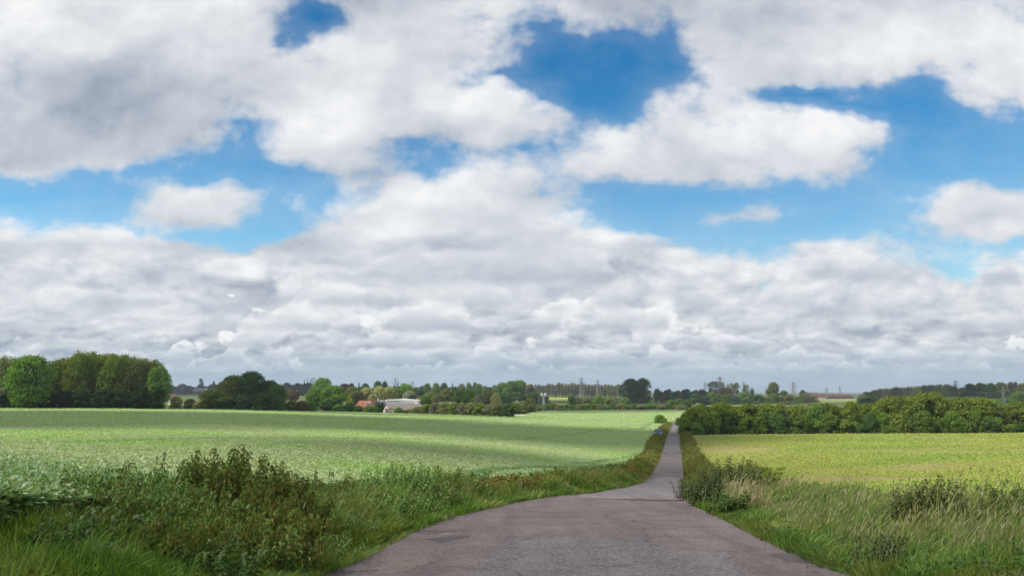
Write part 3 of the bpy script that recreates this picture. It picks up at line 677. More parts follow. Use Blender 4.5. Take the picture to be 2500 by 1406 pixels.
def grit(n, f, spread, label, seed):
    r = np.random.default_rng(seed); y = np.exp(r.uniform(math.log(7), math.log(45), n)); x = f(y) + r.normal(0, spread, n)
    s = np.clip(r.gamma(1.6, .005, n), .003, .03); P = np.stack([x, y, height(x, y) + .03 + .05 * 0], -1)
    T = np.array([(-1, -1, 0), (1, -.8, 0), (.9, 1, 0), (-.8, .9, 0), (-.5, -.6, 1), (.6, -.4, .9), (.5, .6, 1.1), (-.6, .5, .8)], float)
    a = r.uniform(0, 6.28, n); c, q = np.cos(a), np.sin(a); V = np.repeat(T[None], n, 0) * r.uniform(.6, 1.3, (n, 1, 3)) * s[:, None, None]
    V = np.stack([V[..., 0] * c[:, None] - V[..., 1] * q[:, None], V[..., 0] * q[:, None] + V[..., 1] * c[:, None], V[..., 2]], -1) + P[:, None]
    F = (np.array([[4, 5, 6, 7], [0, 1, 5, 4], [1, 2, 6, 5], [2, 3, 7, 6], [3, 0, 4, 7]])[None] + (np.arange(n) * 8)[:, None, None]).reshape(-1, 4)
    tag(link_mesh('grit', mesh_np('grit', V.reshape(-1, 3), F, [plain('grit stone', (.12, .10, .095), .9, .5, 9)])), label, 'gravel', kind='stuff')
grit(420, lambda y: lane_l(y) + .25, .3, 'loose grit along the left edge of the lane', 51)
grit(360, lambda y: lane_r(y) - .2, .28, 'loose grit along the right edge of the lane', 52)

# ------------------------------------------------------------------ trees
LEAF = {
    'bright': leaf('bright leaf', (.124, .240, .030), (.199, .332, .049), .28, patch_scale=.25),
    'mid': leaf('mid green leaf', (.098, .186, .039), (.166, .264, .058), .25, patch_scale=.25),
    'olive': leaf('olive leaf', (.141, .174, .053), (.216, .240, .083), .25, patch_scale=.25),
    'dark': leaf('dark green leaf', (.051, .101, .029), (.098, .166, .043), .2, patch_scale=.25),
    'hedge': leaf('hawthorn leaf', (.098, .152, .021), (.197, .253, .043), .25, patch=((.072, .123, .021), (.138, .196, .037)), patch_scale=.35),
    'hedgelow': leaf('low hedge leaf', (.083, .158, .025), (.166, .249, .042), .25, patch=((.059, .116, .020), (.124, .183, .033)), patch_scale=.35),
    'pale': leaf('pale olive leaf', (.312, .332, .127), (.429, .439, .186), .25, patch_scale=.2),
    'silver': leaf('silvery leaf', (.211, .239, .152), (.351, .374, .269), .2, patch_scale=.2),
    'gold': leaf('golden leaf', (.332, .390, .029), (.507, .527, .058), .3),
    'copper': leaf('copper leaf', (.058, .027, .031), (.108, .051, .047), .2),
    'rust': leaf('rusty leaf', (.136, .102, .041), (.205, .150, .062), .2),
    'shade': leaf('undergrowth leaf with painted shade', (.022, .042, .012), (.042, .068, .02), .15),  # the deep shade at the grove's foot is put into this leaf colour
    'pine': leaf('conifer needle', (.035, .066, .039), (.069, .109, .058), .1),
    'blue': leaf('far blue green leaf', (.055, .090, .062), (.098, .140, .088), .15, patch_scale=.1),  # the blue of distant haze is painted into this leaf colour
    'grey': leaf('grey green leaf', (.137, .160, .088), (.225, .234, .137), .2, patch_scale=.2)}
BARK = plain('bark', (.075, .062, .048), .9, .35, 3, bump=.6)
PALEBARK = plain('pale bark', (.26, .25, .22), .9, .3, 3)

def crown_quads(kind, seed):
    """crown of a tree one unit high and about one unit wide, as many leaf sprays gathered in clumps"""
    r = np.random.default_rng(seed)
    K = {  # clumps, sprays, spray size, crown from / to height, clump radius, squash
        'round': (64, 9500, .025, .08, 1.0, .15, .85), 'feather': (150, 10000, .021, .10, 1.0, .085, 1.9), 'poplar': (34, 2600, .036, .12, 1.0, .16, 1.5), 'bush': (60, 8500, .029, .0, 1.0, .14, .8),
        'conifer': (40, 2600, .036, .05, 1.0, .10, .5), 'airy': (30, 3200, .024, .30, 1.0, .12, .75), 'dome': (50, 6000, .028, .03, 1.0, .16, .9), 'low': (26, 2200, .05, .0, 1.0, .22, .8)}[kind]
    n, m, s, z0, z1, cr, sq = K
    C, Rr = [], []
    while len(C) < n:
        t = r.random(); a = r.uniform(0, 6.283)
        prof = {'round': math.sin(math.pi * min(.96, .16 + .80 * t)) ** .6, 'feather': (1 - .45 * t) * min(1, .45 + t * 2.5), 'poplar': min(1, .5 + t * 2) * (1 - .55 * t ** 2), 'bush': (1 - t ** 2.6) ** .5 * (.86 + .14 * min(1, t * 4)),
                'conifer': (1 - t) ** .8 + .06, 'airy': math.sin(math.pi * (.15 + .75 * t)) ** .7, 'dome': (1 - t ** 3) ** .5, 'low': (1 - t ** 2.4) ** .5}[kind]
        k = cr * r.uniform(.5, 1.5)
        rad = max(0, .5 * prof - k * .75) * math.sqrt(r.uniform(.25 if kind != 'airy' else .1, 1))
        z = z0 + (z1 - z0) * t * (1 - k * .5 * sq) + k * .3
        C.append((rad * math.cos(a), rad * math.sin(a), min(z, z1 - k * sq * .75))); Rr.append(k * (1 if kind != 'conifer' else (1.25 - t)))
    C, Rr = np.array(C), np.array(Rr)
    i = r.choice(n, m, p=Rr ** 2 / (Rr ** 2).sum()); d = r.normal(size=(m, 3)); d /= np.linalg.norm(d, axis=1)[:, None]
    d[:, 2] = np.where((d[:, 2] < -.25) & (r.random(m) < .65), -d[:, 2], d[:, 2])
    shell = Rr[i] * (.62 + .45 * r.random(m) ** .6)
    P = C[i] + d * shell[:, None] * np.array([1, 1, sq])
    out = r.random(m) < .07                                # sprays that stick out of the outline
    P = P + (d * (r.uniform(.02, .075, m) * out)[:, None]) * np.array([1, 1, 1.2])
    if kind == 'feather': P[:, 0] += .16 * P[:, 2] ** 2
    P[:, 2] = np.clip(P[:, 2], .012, 1.06)
    N = d + r.normal(0, .55, (m, 3)) + np.array([0, 0, .25]); N /= np.linalg.norm(N, axis=1)[:, None]
    A = np.cross(N, r.normal(size=(m, 3))); A /= np.linalg.norm(A, axis=1)[:, None]; B = np.cross(N, A)
    sz = (s * r.uniform(.55, 1.35, m))[:, None]
    if kind == 'feather': A = A * .6 + np.array([.25, 0, .5]); 
    return np.stack([P - A * sz, P - B * sz * .62, P + A * sz, P + B * sz * .62], 1), C, Rr
def trunk_mesh(kind, seed, C):
    r = np.random.default_rng(seed + 99); mb = MB()
    if kind in ('bush', 'low', 'dome'):
        for k in range(4):
            a = r.uniform(0, 6.28); mb.tube([(.06 * math.cos(a), .06 * math.sin(a), -.02), (.15 * math.cos(a), .15 * math.sin(a), .35), (.2 * math.cos(a), .2 * math.sin(a), .62)], [.022, .014, .004], 5)
    else:
        top = .95 if kind in ('conifer', 'poplar') else .62
        mb.tube([(0, 0, -.03), (0, 0, .06), (.01, .005, top * .5), (.0, .01, top)], [.04, .028, .02, .005], 7)
        for k in r.choice(len(C), 9 if kind != 'conifer' else 4, replace=False):
            c = C[k]; z = min(c[2] * .6, top * .8)
            mb.tube([(0, 0, z * .75), (c[0] * .5, c[1] * .5, (z + c[2]) * .5), tuple(c)], [.016, .010, .003], 5)
    me = bpy.data.meshes.new('trunk'); me.from_pydata(mb.v, [], mb.f); me.update(); return me
_crowns, _trunks, _mats = {}, {}, {}
def proto(kind, seed):
    if (kind, seed) not in _crowns:
        Q, C, _ = crown_quads(kind, seed); _crowns[kind, seed] = quads('crown', Q, [LEAF['mid']]); _trunks[kind, seed] = trunk_mesh(kind, seed, C)
    return _crowns[kind, seed], _trunks[kind, seed]
def in_mat(me, mat):
    k = (me.name, mat.name)
    if k not in _mats:
        c = me.copy(); c.materials.clear(); c.materials.append(mat); _mats[k] = c
    return _mats[k]
_tn = [0]
def tree(px, top, w, y, kind, colour, label, name='tree', cat='tree', group=None, bark=None, lean=0.0, sink=0.0):
    """px, top, w: column, crown top and crown width read off the photograph (2500 px wide); y: distance"""
    _tn[0] += 1; k = _tn[0]
    p = on(px, y); h = tangent(px, top)[1] * y - p.z; wid = w * y / FOC
    o = empty(name, (p.x, p.y, p.z - sink), label, cat, group, rz=(k * 2.399) % 6.283)
    cm, tm = proto(kind, k % 3)
    for nm, me in (('crown', in_mat(cm, LEAF[colour])), ('trunk', in_mat(tm, bark or BARK))):
        c = link_mesh(nm, me, o); c.scale = (wid, wid, h + sink)
    if kind == 'feather': o.rotation_euler[2] = ((k * 7) % 5 - 2) * .2        # all blown the same way
    return o

# the grove on the left
tree(-8, 876, 95, 292, 'feather', 'olive', 'feathery olive tree cut off by the left edge of the view', 'ash_tree')
tree(68, 873, 128, 286, 'round', 'bright', 'bright green rounded tree left of the feathery grove', 'sycamore_tree')
for px, top, w, d in ((132, 879, 84, 304), (160, 872, 80, 312), (188, 867, 84, 300), (216, 870, 78, 308), (240, 867, 82, 314), (268, 874, 80, 300), (293, 877, 80, 308), (318, 880, 78, 302), (345, 884, 76, 306), (146, 878, 84, 322), (174, 873, 84, 326), (202, 869, 84, 324), (229, 871, 84, 326), (255, 873, 84, 322), (281, 877, 84, 325), (306, 880, 84, 322), (331, 884, 80, 324), (362, 890, 70, 318)):
    tree(px, top + (d % 5) * 1.5 - 2, w * 1.2, d, 'feather', 'olive' if d % 4 else 'hedge', 'tall feathery olive willow in the grove behind the left crop', 'willow_tree', group='willows of the left grove')
tree(384, 899, 66, 294, 'round', 'mid', 'round green tree at the right end of the left grove', 'oak_tree')
tree(366, 893, 46, 306, 'feather', 'mid', 'slim leafy tree just before the right end of the left grove', 'ash_tree')
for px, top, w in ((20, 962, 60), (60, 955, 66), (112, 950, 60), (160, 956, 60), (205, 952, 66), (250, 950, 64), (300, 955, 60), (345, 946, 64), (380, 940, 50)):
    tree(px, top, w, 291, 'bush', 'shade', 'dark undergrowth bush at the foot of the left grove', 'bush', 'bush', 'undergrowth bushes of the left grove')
tree(430, 967, 36, 325, 'bush', 'pale', 'small flowering bush standing alone between the grove and the oaks', 'bush', 'bush')
tree(463, 974, 34, 330, 'bush', 'olive', 'pale green bush left of the oak clump, nearer the lone bush', 'bush', 'bush')
tree(482, 982, 34, 326, 'bush', 'pale', 'low pale green bush touching the left foot of the oak clump', 'bush', 'bush')
# the oak clump
tree(520, 952, 84, 326, 'round', 'hedge', 'olive lit leafy tree sloping down at the left of the oak clump', 'oak_tree')
tree(552, 933, 82, 338, 'round', 'olive', 'olive oak in the left half of the oak clump', 'oak_tree')
tree(566, 919, 76, 350, 'round', 'mid', 'green topped oak behind the left half of the oak clump', 'oak_tree')
tree(610, 911, 92, 340, 'round', 'dark', 'tallest dark oak of the clump left of the farm', 'oak_tree')
tree(655, 931, 74, 338, 'round', 'dark', 'dark rounded oak right of the tallest in the clump', 'oak_tree')
tree(674, 940, 54, 334, 'round', 'mid', 'green rounded tree closing the oak clump at the right', 'oak_tree')
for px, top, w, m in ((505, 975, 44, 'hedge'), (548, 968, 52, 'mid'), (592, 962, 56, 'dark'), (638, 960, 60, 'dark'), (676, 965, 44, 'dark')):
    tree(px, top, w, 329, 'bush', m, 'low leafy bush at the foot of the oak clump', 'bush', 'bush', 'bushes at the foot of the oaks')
for px, top, w, m, lb in ((712, 978, 40, 'hedge', 'olive bush right after the oak clump'), (738, 979, 40, 'rust', 'brownish bush in the low hedge between the oaks and the farm trees'), (760, 981, 32, 'bright', 'bright low bush left of the farm trees')):
    tree(px, top, w, 348, 'bush', m, lb, 'bush', 'bush')
tree(713, 952, 38, 640, 'round', 'rust', 'small rusty brown tree beyond the pale strip of field', 'tree')
tree(690, 962, 26, 660, 'bush', 'mid', 'small green bush beside the rusty tree', 'bush', 'bush')
# round the farm
for a in (
    (785, 925, 58, 520, 'round', 'mid', 'tall round tree behind the bright farm tree', 'tree'),
    (768, 949, 56, 400, 'round', 'mid', 'dark green round tree left of the farm', 'tree'),
    (813, 943, 76, 392, 'round', 'bright', 'broad bright green tree beside the red roofed house', 'tree'),
    (853, 961, 26, 400, 'conifer', 'gold', 'golden green conifer next to the red roof', 'conifer_tree'),
    (862, 945, 52, 480, 'round', 'olive', 'open olive tree behind the golden conifer', 'tree'),
    (894, 948, 46, 485, 'round', 'pale', 'pale olive tree behind the red roof', 'tree'),
    (925, 945, 50, 480, 'round', 'pale', 'pale olive tree behind the saw tooth roofs', 'tree'),
    (950, 946, 46, 490, 'round', 'pale', 'pale olive tree behind the long white shed', 'tree'),
    (970, 950, 40, 480, 'round', 'olive', 'olive tree over the middle of the white shed', 'tree'),
    (992, 940, 46, 520, 'round', 'bright', 'light green tree rising behind the whitebeam', 'tree'),
    (1000, 956, 44, 470, 'round', 'silver', 'silvery green whitebeam at the right end of the white shed', 'tree'),
    (911, 944, 8, 470, 'conifer', 'pine', 'very slim dark cypress over the farm roofs', 'conifer_tree'),
    (1022, 972, 20, 462, 'bush', 'gold', 'yellowish bush behind the farmyard grass', 'bush'),
    (1050, 958, 46, 470, 'round', 'olive', 'olive tree left of the grey roofed shed', 'tree'),
    (1036, 966, 34, 462, 'round', 'bright', 'low light green tree by the green roof', 'tree'),
    (1072, 964, 40, 455, 'round', 'olive', 'low olive tree right behind the grey roofed shed', 'tree'),
    (1094, 948, 44, 480, 'round', 'olive', 'rounded olive tree above the grey roofed shed', 'tree'),
    (1126, 952, 44, 460, 'round', 'mid', 'green tree right of the grey roofed shed', 'tree'),
    (1146, 954, 44, 455, 'round', 'bright', 'light green round tree between the shed and the hedge end', 'tree'),
    (1172, 963, 46, 440, 'round', 'grey', 'grey green tree over the farm hedge', 'tree'),
    (1198, 956, 36, 445, 'round', 'olive', 'olive tree with a domed top over the farm hedge', 'tree'),
    (1210, 961, 30, 440, 'round', 'pale', 'pale green tree over the right end of the farm hedge', 'tree')):
    tree(*a[:7], a[7], 'bush' if a[7] == 'bush' else 'tree')
# skyline behind the farm
for a in (
    (842, 938, 44, 700, 'round', 'copper', 'broad copper beech on the skyline behind the farm'), (857, 937, 20, 690, 'round', 'copper', 'small copper tree right of the copper beech'),
    (875, 931, 16, 720, 'conifer', 'pine', 'pointed dark conifer right of the copper beech'), (891, 937, 26, 760, 'round', 'dark', 'low dark tree right of the pointed conifer'),
    (921, 932, 28, 700, 'round', 'dark', 'dark domed tree on the skyline over the farm, larger of the pair'), (938, 932, 20, 700, 'round', 'dark', 'dark domed tree on the skyline over the farm, smaller of the pair'),
    (971, 931, 14, 740, 'conifer', 'pine', 'thin dark spire on the skyline below the first pylon'), (962, 943, 20, 720, 'round', 'mid', 'small green tree left of the thin dark spire'), (982, 937, 26, 740, 'feather', 'dark', 'dark ragged tree right of the thin dark spire'),
    (1015, 944, 20, 640, 'conifer', 'pine', 'dark conifer left of the skyline gap with the second pylon'), (1030, 943, 22, 640, 'conifer', 'pine', 'dark conifer right of the skyline gap with the second pylon'), (1022, 953, 40, 620, 'dome', 'pine', 'dark thicket under the two conifers'),
    (1042, 937, 24, 780, 'round', 'mid', 'dark green skyline tree above the olive farm trees'), (1064, 936, 24, 800, 'round', 'mid', 'rounded mid green skyline tree'), (1084, 936, 26, 780, 'round', 'dark', 'rounded dark skyline tree left of the spire'),
    (1104, 933, 12, 760, 'conifer', 'olive', 'olive spire rising from the skyline wood'), (1107, 945, 40, 760, 'dome', 'dark', 'dark wood under the olive spire'), (1126, 938, 24, 820, 'round', 'grey', 'grey green tree right of the olive spire'),
    (1144, 935, 18, 800, 'round', 'mid', 'tufted tree on the skyline'), (1157, 935, 16, 800, 'feather', 'dark', 'pointed leaning tree on the skyline'), (1168, 938, 26, 790, 'round', 'mid', 'broad tree behind the grey green farm tree'),
    (1184, 943, 26, 780, 'round', 'mid', 'lower skyline tree right of the broad one'), (1205, 941, 16, 800, 'feather', 'grey', 'narrow grey tree before the big green mound'), (1150, 952, 60, 740, 'dome', 'dark', 'dark wood in the hollow behind the farm trees'),
    (1228, 936, 50, 640, 'round', 'mid', 'left part of the big green mound of trees'), (1248, 932, 50, 650, 'round', 'mid', 'middle of the big green mound of trees'), (1268, 930, 56, 655, 'round', 'mid', 'highest tree of the big green mound'),
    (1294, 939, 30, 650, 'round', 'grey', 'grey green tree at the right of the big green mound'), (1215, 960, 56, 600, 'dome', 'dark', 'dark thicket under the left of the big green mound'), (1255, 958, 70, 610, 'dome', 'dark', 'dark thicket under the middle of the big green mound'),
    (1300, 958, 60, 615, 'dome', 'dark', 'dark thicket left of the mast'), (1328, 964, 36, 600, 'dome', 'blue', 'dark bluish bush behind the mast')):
    tree(*a)
for i in range(26):
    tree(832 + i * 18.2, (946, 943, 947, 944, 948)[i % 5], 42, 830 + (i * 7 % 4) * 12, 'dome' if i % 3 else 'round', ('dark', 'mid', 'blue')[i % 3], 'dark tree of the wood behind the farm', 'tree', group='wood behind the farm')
# hedge in front of the farm
for px, top, w, m, lb in ((795, 980, 36, 'dark', 'dark bush under the bright farm tree'), (826, 987, 34, 'bright', 'bright low bush under the bright farm tree'), (852, 983, 34, 'dark', 'dark bush below the golden conifer'), (874, 990, 30, 'mid', 'green bush in front of the red roofed house'),
        (900, 991, 32, 'hedge', 'yellow green bush below the dormer window'), (918, 990, 28, 'bright', 'green bush under the saw tooth roofs'), (925, 985, 28, 'dark', 'dark round bush left of the barn gable'), (972, 994, 24, 'bright', 'bright small bush right of the barn door'), (986, 1000, 26, 'hedge', 'low olive bush in front of the barn roof'),
        (1004, 998, 28, 'hedge', 'low bush left of the thick part of the farm hedge')):
    tree(px, top, w, 378 if px < 940 else 372, 'bush', m, lb, 'bush', 'bush')
for i, (px, top) in enumerate(((1022, 993), (1042, 987), (1064, 984), (1086, 982), (1108, 983), (1130, 984), (1152, 983), (1174, 984), (1196, 988), (1216, 986))):
    tree(px, top, 40, [366, 362, 358, 354, 350, 347, 344, 341, 337, 333][i], 'bush', ('olive', 'hedge', 'grey')[i % 3], 'windblown bush in the thick hedge before the farm', 'bush', 'bush', 'bushes of the farm hedge')
tree(1240, 986, 40, 327, 'bush', 'dark', 'dark shaded bush at the right corner of the farm hedge', 'bush', 'bush')
for px, top, w, d, m, lb in ((1258, 984, 34, 352, 'hedge', 'bush behind the shaded corner of the farm hedge'), (1262, 979, 26, 385, 'silver', 'pale blossoming bush in the hedge running back to the mast'), (1278, 979, 30, 400, 'olive', 'olive bush between the blossoming bush and the mast hedge end'), (1294, 972, 40, 440, 'olive', 'round olive tree at the far end of the hedge by the mast')):
    tree(px, top, w, d, 'bush', m, lb, 'bush', 'bush')
# across the valley: low hedge, field trees, poplars
for i in range(22):
    px = 1318 + i * 16.5
    tree(px, 989 - (i * 7 % 5), 27, 492 + (i % 3) * 5, 'low', ('olive', 'mid', 'hedgelow')[i % 3], 'low bush in the hedge along the far side of the left crop', 'bush', 'bush', 'bushes of the valley hedge')
for a in ((1352, 985, 24, 505, 'bush', 'mid', 'darker bush just right of the mast'), (1395, 966, 24, 540, 'round', 'dark', 'dark tree standing over the valley hedge, nearest the mast'), (1461, 965, 32, 540, 'round', 'mid', 'broad dark tree in the middle of the valley hedge'), (1488, 973, 28, 530, 'round', 'olive', 'olive tree right of the broad dark one in the valley hedge'),
        (1527, 971, 30, 520, 'round', 'mid', 'round tree over the valley hedge below the great domed trees'), (1420, 985, 30, 520, 'bush', 'olive', 'olive bush between two valley hedge trees'), (1585, 985, 26, 520, 'bush', 'mid', 'low bush in the valley hedge right of the round tree'), (1640, 976, 26, 540, 'bush', 'mid', 'bush in the valley hedge nearest the lane'), (1658, 973, 26, 545, 'round', 'mid', 'tree over the valley hedge just left of the long hedge'), (1678, 976, 34, 500, 'bush', 'dark', 'dark bush where the valley hedge meets the long hedge'), (1705, 984, 26, 470, 'bush', 'silver', 'pale grey bush behind the near end of the long hedge')):
    tree(*a)
for i in range(12):
    tree(1398 + i * 11.5, 968 + (i * 5 % 4), 22, 640 + (i % 3) * 6, 'low', ('olive', 'grey', 'mid')[i % 3], 'low bush in the second hedge below the poplars', 'bush', 'bush', 'bushes below the poplars')
for i in range(27):
    px = 1308 + i * 8.1; top = 937 + (i * 37 % 7) * .6 + (i > 17) * 1.5 - (6 < i < 14) * 1.5 + (i < 3) * 2
    tree(px, top, 15, 1090 + (i * 13 % 5) * 5, 'poplar', ('grey', 'olive', 'grey')[i % 3], 'slender poplar in the straight row across the valley', 'poplar_tree', group='poplars in the row', bark=PALEBARK)
tree(1541, 926, 56, 760, 'dome', 'dark', 'great domed dark tree at the right end of the poplars, left of the pair', 'tree')
tree(1570, 926, 54, 752, 'dome', 'dark', 'great domed dark tree at the right end of the poplars, right of the pair', 'tree')
for i in range(13):
    tree(1602 + i * 11, 950 + (i * 5 % 7), 22, 800 + (i % 4) * 9, 'dome' if i % 2 else 'feather', ('dark', 'rust', 'blue', 'dark')[i % 4], 'dark hedgerow tree in the band right of the great domed trees', 'tree', group='dark hedgerow trees across the valley')
for a in ((1720, 954, 30, 860, 'round', 'mid', 'green tree left of the airy trees'), (1744, 932, 38, 840, 'airy', 'grey', 'airy grey tree on a pale trunk, leftmost and broadest of its group'), (1764, 935, 28, 850, 'airy', 'grey', 'airy grey tree crossing the tall pylon'), (1785, 936, 26, 850, 'airy', 'grey', 'airy grey tree with a gap on its right'), (1800, 935, 22, 840, 'airy', 'grey', 'airy grey tree at the right end of the group'), (1824, 940, 24, 850, 'airy', 'grey', 'thin airy tree standing before a pylon'), (1772, 947, 50, 820, 'dome', 'rust', 'dark brown crown filling the middle under the airy trees'),
        (1838, 949, 12, 900, 'round', 'blue', 'small bluish round tree right of the thin airy tree'), (1891, 935, 36, 800, 'round', 'olive', 'lone rounded tree on the skyline left of the symmetrical pylon'), (1916, 954, 28, 810, 'dome', 'dark', 'low dark tree right of the lone rounded tree'), (1962, 953, 20, 800, 'dome', 'dark', 'low dark tree right of the symmetrical pylon')):
    tree(*a, bark=PALEBARK if a[4] == 'airy' else None)
for i in range(16):
    tree(1700 + i * 19, (964, 968, 961, 966)[i % 4] - (i < 8) * 3, 34, 600 + (i % 4) * 22, 'dome', ('dark', 'blue', 'mid', 'dark')[i % 4] if i < 9 else ('olive', 'mid', 'grey')[i % 3], 'bushy tree in the belt of trees just behind the long hedge', 'tree', group='belt of trees behind the long hedge')
for i in range(11):
    tree(1970 + i * 12, 957 + i * .8 + (i * 3 % 3), 18, 1500 + (i % 3) * 20, 'low', 'mid' if i < 6 else 'blue', 'small far tree on the low skyline behind the red roofed farm', 'tree', group='far skyline trees on the right')
# right wood
for i, (px, top) in enumerate(((2102, 963), (2116, 957), (2132, 953), (2149, 950), (2166, 949), (2184, 946), (2202, 947), (2220, 945), (2238, 944), (2256, 942), (2274, 941), (2292, 940), (2310, 940), (2328, 943), (2345, 947))):
    tree(px, top, 32, 640 + (i * 7 % 4) * 10, 'feather', ('grey', 'grey', 'olive')[i % 3], 'slender grey green tree in the plantation beyond the long hedge', 'tree', group='plantation trees on the right')
for a in ((2372, 938, 38, 650, 'dome', 'dark', 'dark leafy tree right of the large pylon'), (2398, 936, 40, 660, 'dome', 'dark', 'second dark leafy tree from the large pylon'), (2424, 937, 38, 650, 'dome', 'dark', 'dark leafy tree left of the olive one at the right edge'), (2448, 935, 40, 660, 'round', 'olive', 'olive tree behind the last pylon'), (2472, 934, 36, 670, 'feather', 'grey', 'grey tree right of the last pylon'), (2494, 937, 38, 660, 'feather', 'olive', 'tree cut by the right edge on the skyline'), (2490, 957, 50, 560, 'dome', 'mid', 'bright green rounded tree low at the right edge'), (2425, 975, 50, 480, 'dome', 'mid', 'dark green bush behind the long hedge by the last pylon')):
    tree(*a)
for i in range(9):
    tree(2120 + i * 42, 968 + (i * 5 % 6), 56, 560 + (i % 3) * 14, 'dome', ('dark', 'grey', 'mid')[i % 3], 'undergrowth tree at the foot of the plantation', 'tree', group='undergrowth of the plantation')
# far woods on the left
for i in range(13):
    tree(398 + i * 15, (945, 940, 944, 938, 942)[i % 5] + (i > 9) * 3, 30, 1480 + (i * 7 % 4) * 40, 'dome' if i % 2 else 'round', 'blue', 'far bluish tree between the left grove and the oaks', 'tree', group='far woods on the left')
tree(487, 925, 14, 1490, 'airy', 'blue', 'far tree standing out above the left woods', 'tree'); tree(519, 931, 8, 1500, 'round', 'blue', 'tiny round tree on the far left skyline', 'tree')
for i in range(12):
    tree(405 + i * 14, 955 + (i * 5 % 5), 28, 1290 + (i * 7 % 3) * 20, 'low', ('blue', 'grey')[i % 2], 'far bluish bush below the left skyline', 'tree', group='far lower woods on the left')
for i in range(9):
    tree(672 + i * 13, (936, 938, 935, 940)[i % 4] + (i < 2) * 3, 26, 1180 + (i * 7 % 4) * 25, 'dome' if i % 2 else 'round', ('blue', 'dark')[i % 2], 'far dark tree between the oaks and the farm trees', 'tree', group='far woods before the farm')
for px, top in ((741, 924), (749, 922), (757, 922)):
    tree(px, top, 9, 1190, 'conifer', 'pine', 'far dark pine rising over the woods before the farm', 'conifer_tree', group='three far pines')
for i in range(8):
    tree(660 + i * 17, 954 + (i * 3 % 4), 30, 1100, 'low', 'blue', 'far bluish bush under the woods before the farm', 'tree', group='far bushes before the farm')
# the long overgrown hedge beyond the right field
HEDGE_TOP = ([1665, 1680, 1700, 1750, 1800, 1850, 1900, 1960, 2000, 2050, 2110, 2150, 2185, 2235, 2285, 2320, 2390, 2440, 2490, 2540], [1010, 1000, 986, 981, 985, 985, 984, 981, 984, 984, 978, 975, 970, 965, 961, 975, 974, 984, 982, 980])
r = np.random.default_rng(77)
for i in range(42):
    px = 1688 + i * 20.3 + r.uniform(-6, 6); yb = far_r(tangent(px, 1060)[0]); big = r.random()
    tree(px, np.interp(px, *HEDGE_TOP) + r.uniform(-3, 8) + (4 if px < 2150 else 0), r.uniform(54, 90), yb + 13 + r.uniform(0, 9), 'round' if big > .72 else 'bush', 'hedge' if r.random() < .88 else ('olive', 'mid')[i % 2], 'tall overgrown hawthorn in the long hedge beyond the right field', 'hawthorn_tree', 'bush', 'hawthorns of the long hedge')
for i in range(40):
    px = 1676 + i * 21.5 + r.uniform(-8, 8); yb = far_r(tangent(px, 1060)[0])
    tree(px, r.uniform(1002, 1044), r.uniform(30, 60), yb + r.uniform(2.5, 7), 'bush' if r.random() < .7 else 'low', ('hedgelow', 'hedgelow', 'hedge', 'mid', 'dark')[int(r.integers(5))], 'lower green bush along the front of the long hedge', 'bush', 'bush', 'front bushes of the long hedge')
tree(1690, 1000, 44, 190, 'bush', 'hedge', 'yellow green hawthorn ending the long hedge at the lane', 'hawthorn_tree', 'bush')
tree(1669, 1012, 30, 200, 'bush', 'dark', 'dark bush where the long hedge overhangs the lane', 'bush', 'bush')
tree(1655, 1020, 16, 262, 'bush', 'dark', 'small dark bush beside the lane at the bend', 'bush', 'bush')
tree(1905, 985, 40, 203, 'bush', 'olive', 'olive brown shrub inside the long hedge', 'bush', 'bush')
g = ground_at(1610, 1034); tree(1610, 1013, 36, g.y, 'bush', 'bright', 'lone leafy bush in the crop edge beside the lane bend', 'bush', 'bush')

# ------------------------------------------------------------------ farm, houses
def paint(name, col, **k): return plain(name, col, **k)
TILE = plain('red clay tiles', (.25, .105, .07), .85, .3, .8, bump=.4); DTILE = plain('dark roof tiles', (.13, .085, .075), .85, .3, .8); SLATE = plain('grey slate', (.16, .165, .17), .7, .25, .8)
SHEET = plain('weathered grey sheeting', (.19, .165, .15), .8, .3, .5, dirt=(.12, .095, .08)); WHITE = plain('white paint', (.80, .78, .74), .6, .08, .6); CREAM = plain('cream render', (.55, .47, .40), .8, .12, .6)
BRICK = plain('brick', (.28, .13, .09), .9, .25, 1.2); GREENROOF = plain('green sheet roof', (.16, .20, .12), .8, .2, .5); WGLASS = plain('window glass', (.05, .06, .07), .12, .1, 1, spec=.6); BLACK = plain('dark opening', (.02, .02, .02), .9, .1, 1)
def place(name, px, y, label, cat='building', rz=0.0, z=None):
    p = on(px, y)
    return empty(name, (p.x, p.y, p.z if z is None else z), label, cat, rz=R(rz))
def gable_shell(w, d, h, rise, over=.25):
    """walls with two gables (front at -d/2) and a roof of two slabs; ridge runs front to back"""
    wl = MB().poly([(-w / 2, -d / 2, -1), (w / 2, -d / 2, -1), (w / 2, d / 2, -1), (-w / 2, d / 2, -1), (-w / 2, -d / 2, h), (w / 2, -d / 2, h), (w / 2, d / 2, h), (-w / 2, d / 2, h), (0, -d / 2, h + rise), (0, d / 2, h + rise)],
                   [(0, 1, 5, 8, 4), (2, 3, 7, 9, 6), (1, 2, 6, 5), (3, 0, 4, 7)])
    rf = MB(); t = .18; k = over * rise / (w / 2)
    for s in (-1, 1):
        a = [(0, -d / 2 - over, h + rise + .05), (s * (w / 2 + over), -d / 2 - over, h - k + .05), (s * (w / 2 + over), d / 2 + over, h - k + .05), (0, d / 2 + over, h + rise + .05)]
        rf.poly(a + [(x, y, z + t) for x, y, z in a], [(0, 1, 2, 3), (7, 6, 5, 4), (0, 4, 5, 1), (1, 5, 6, 2), (2, 6, 7, 3), (3, 7, 4, 0)])
    return wl, rf
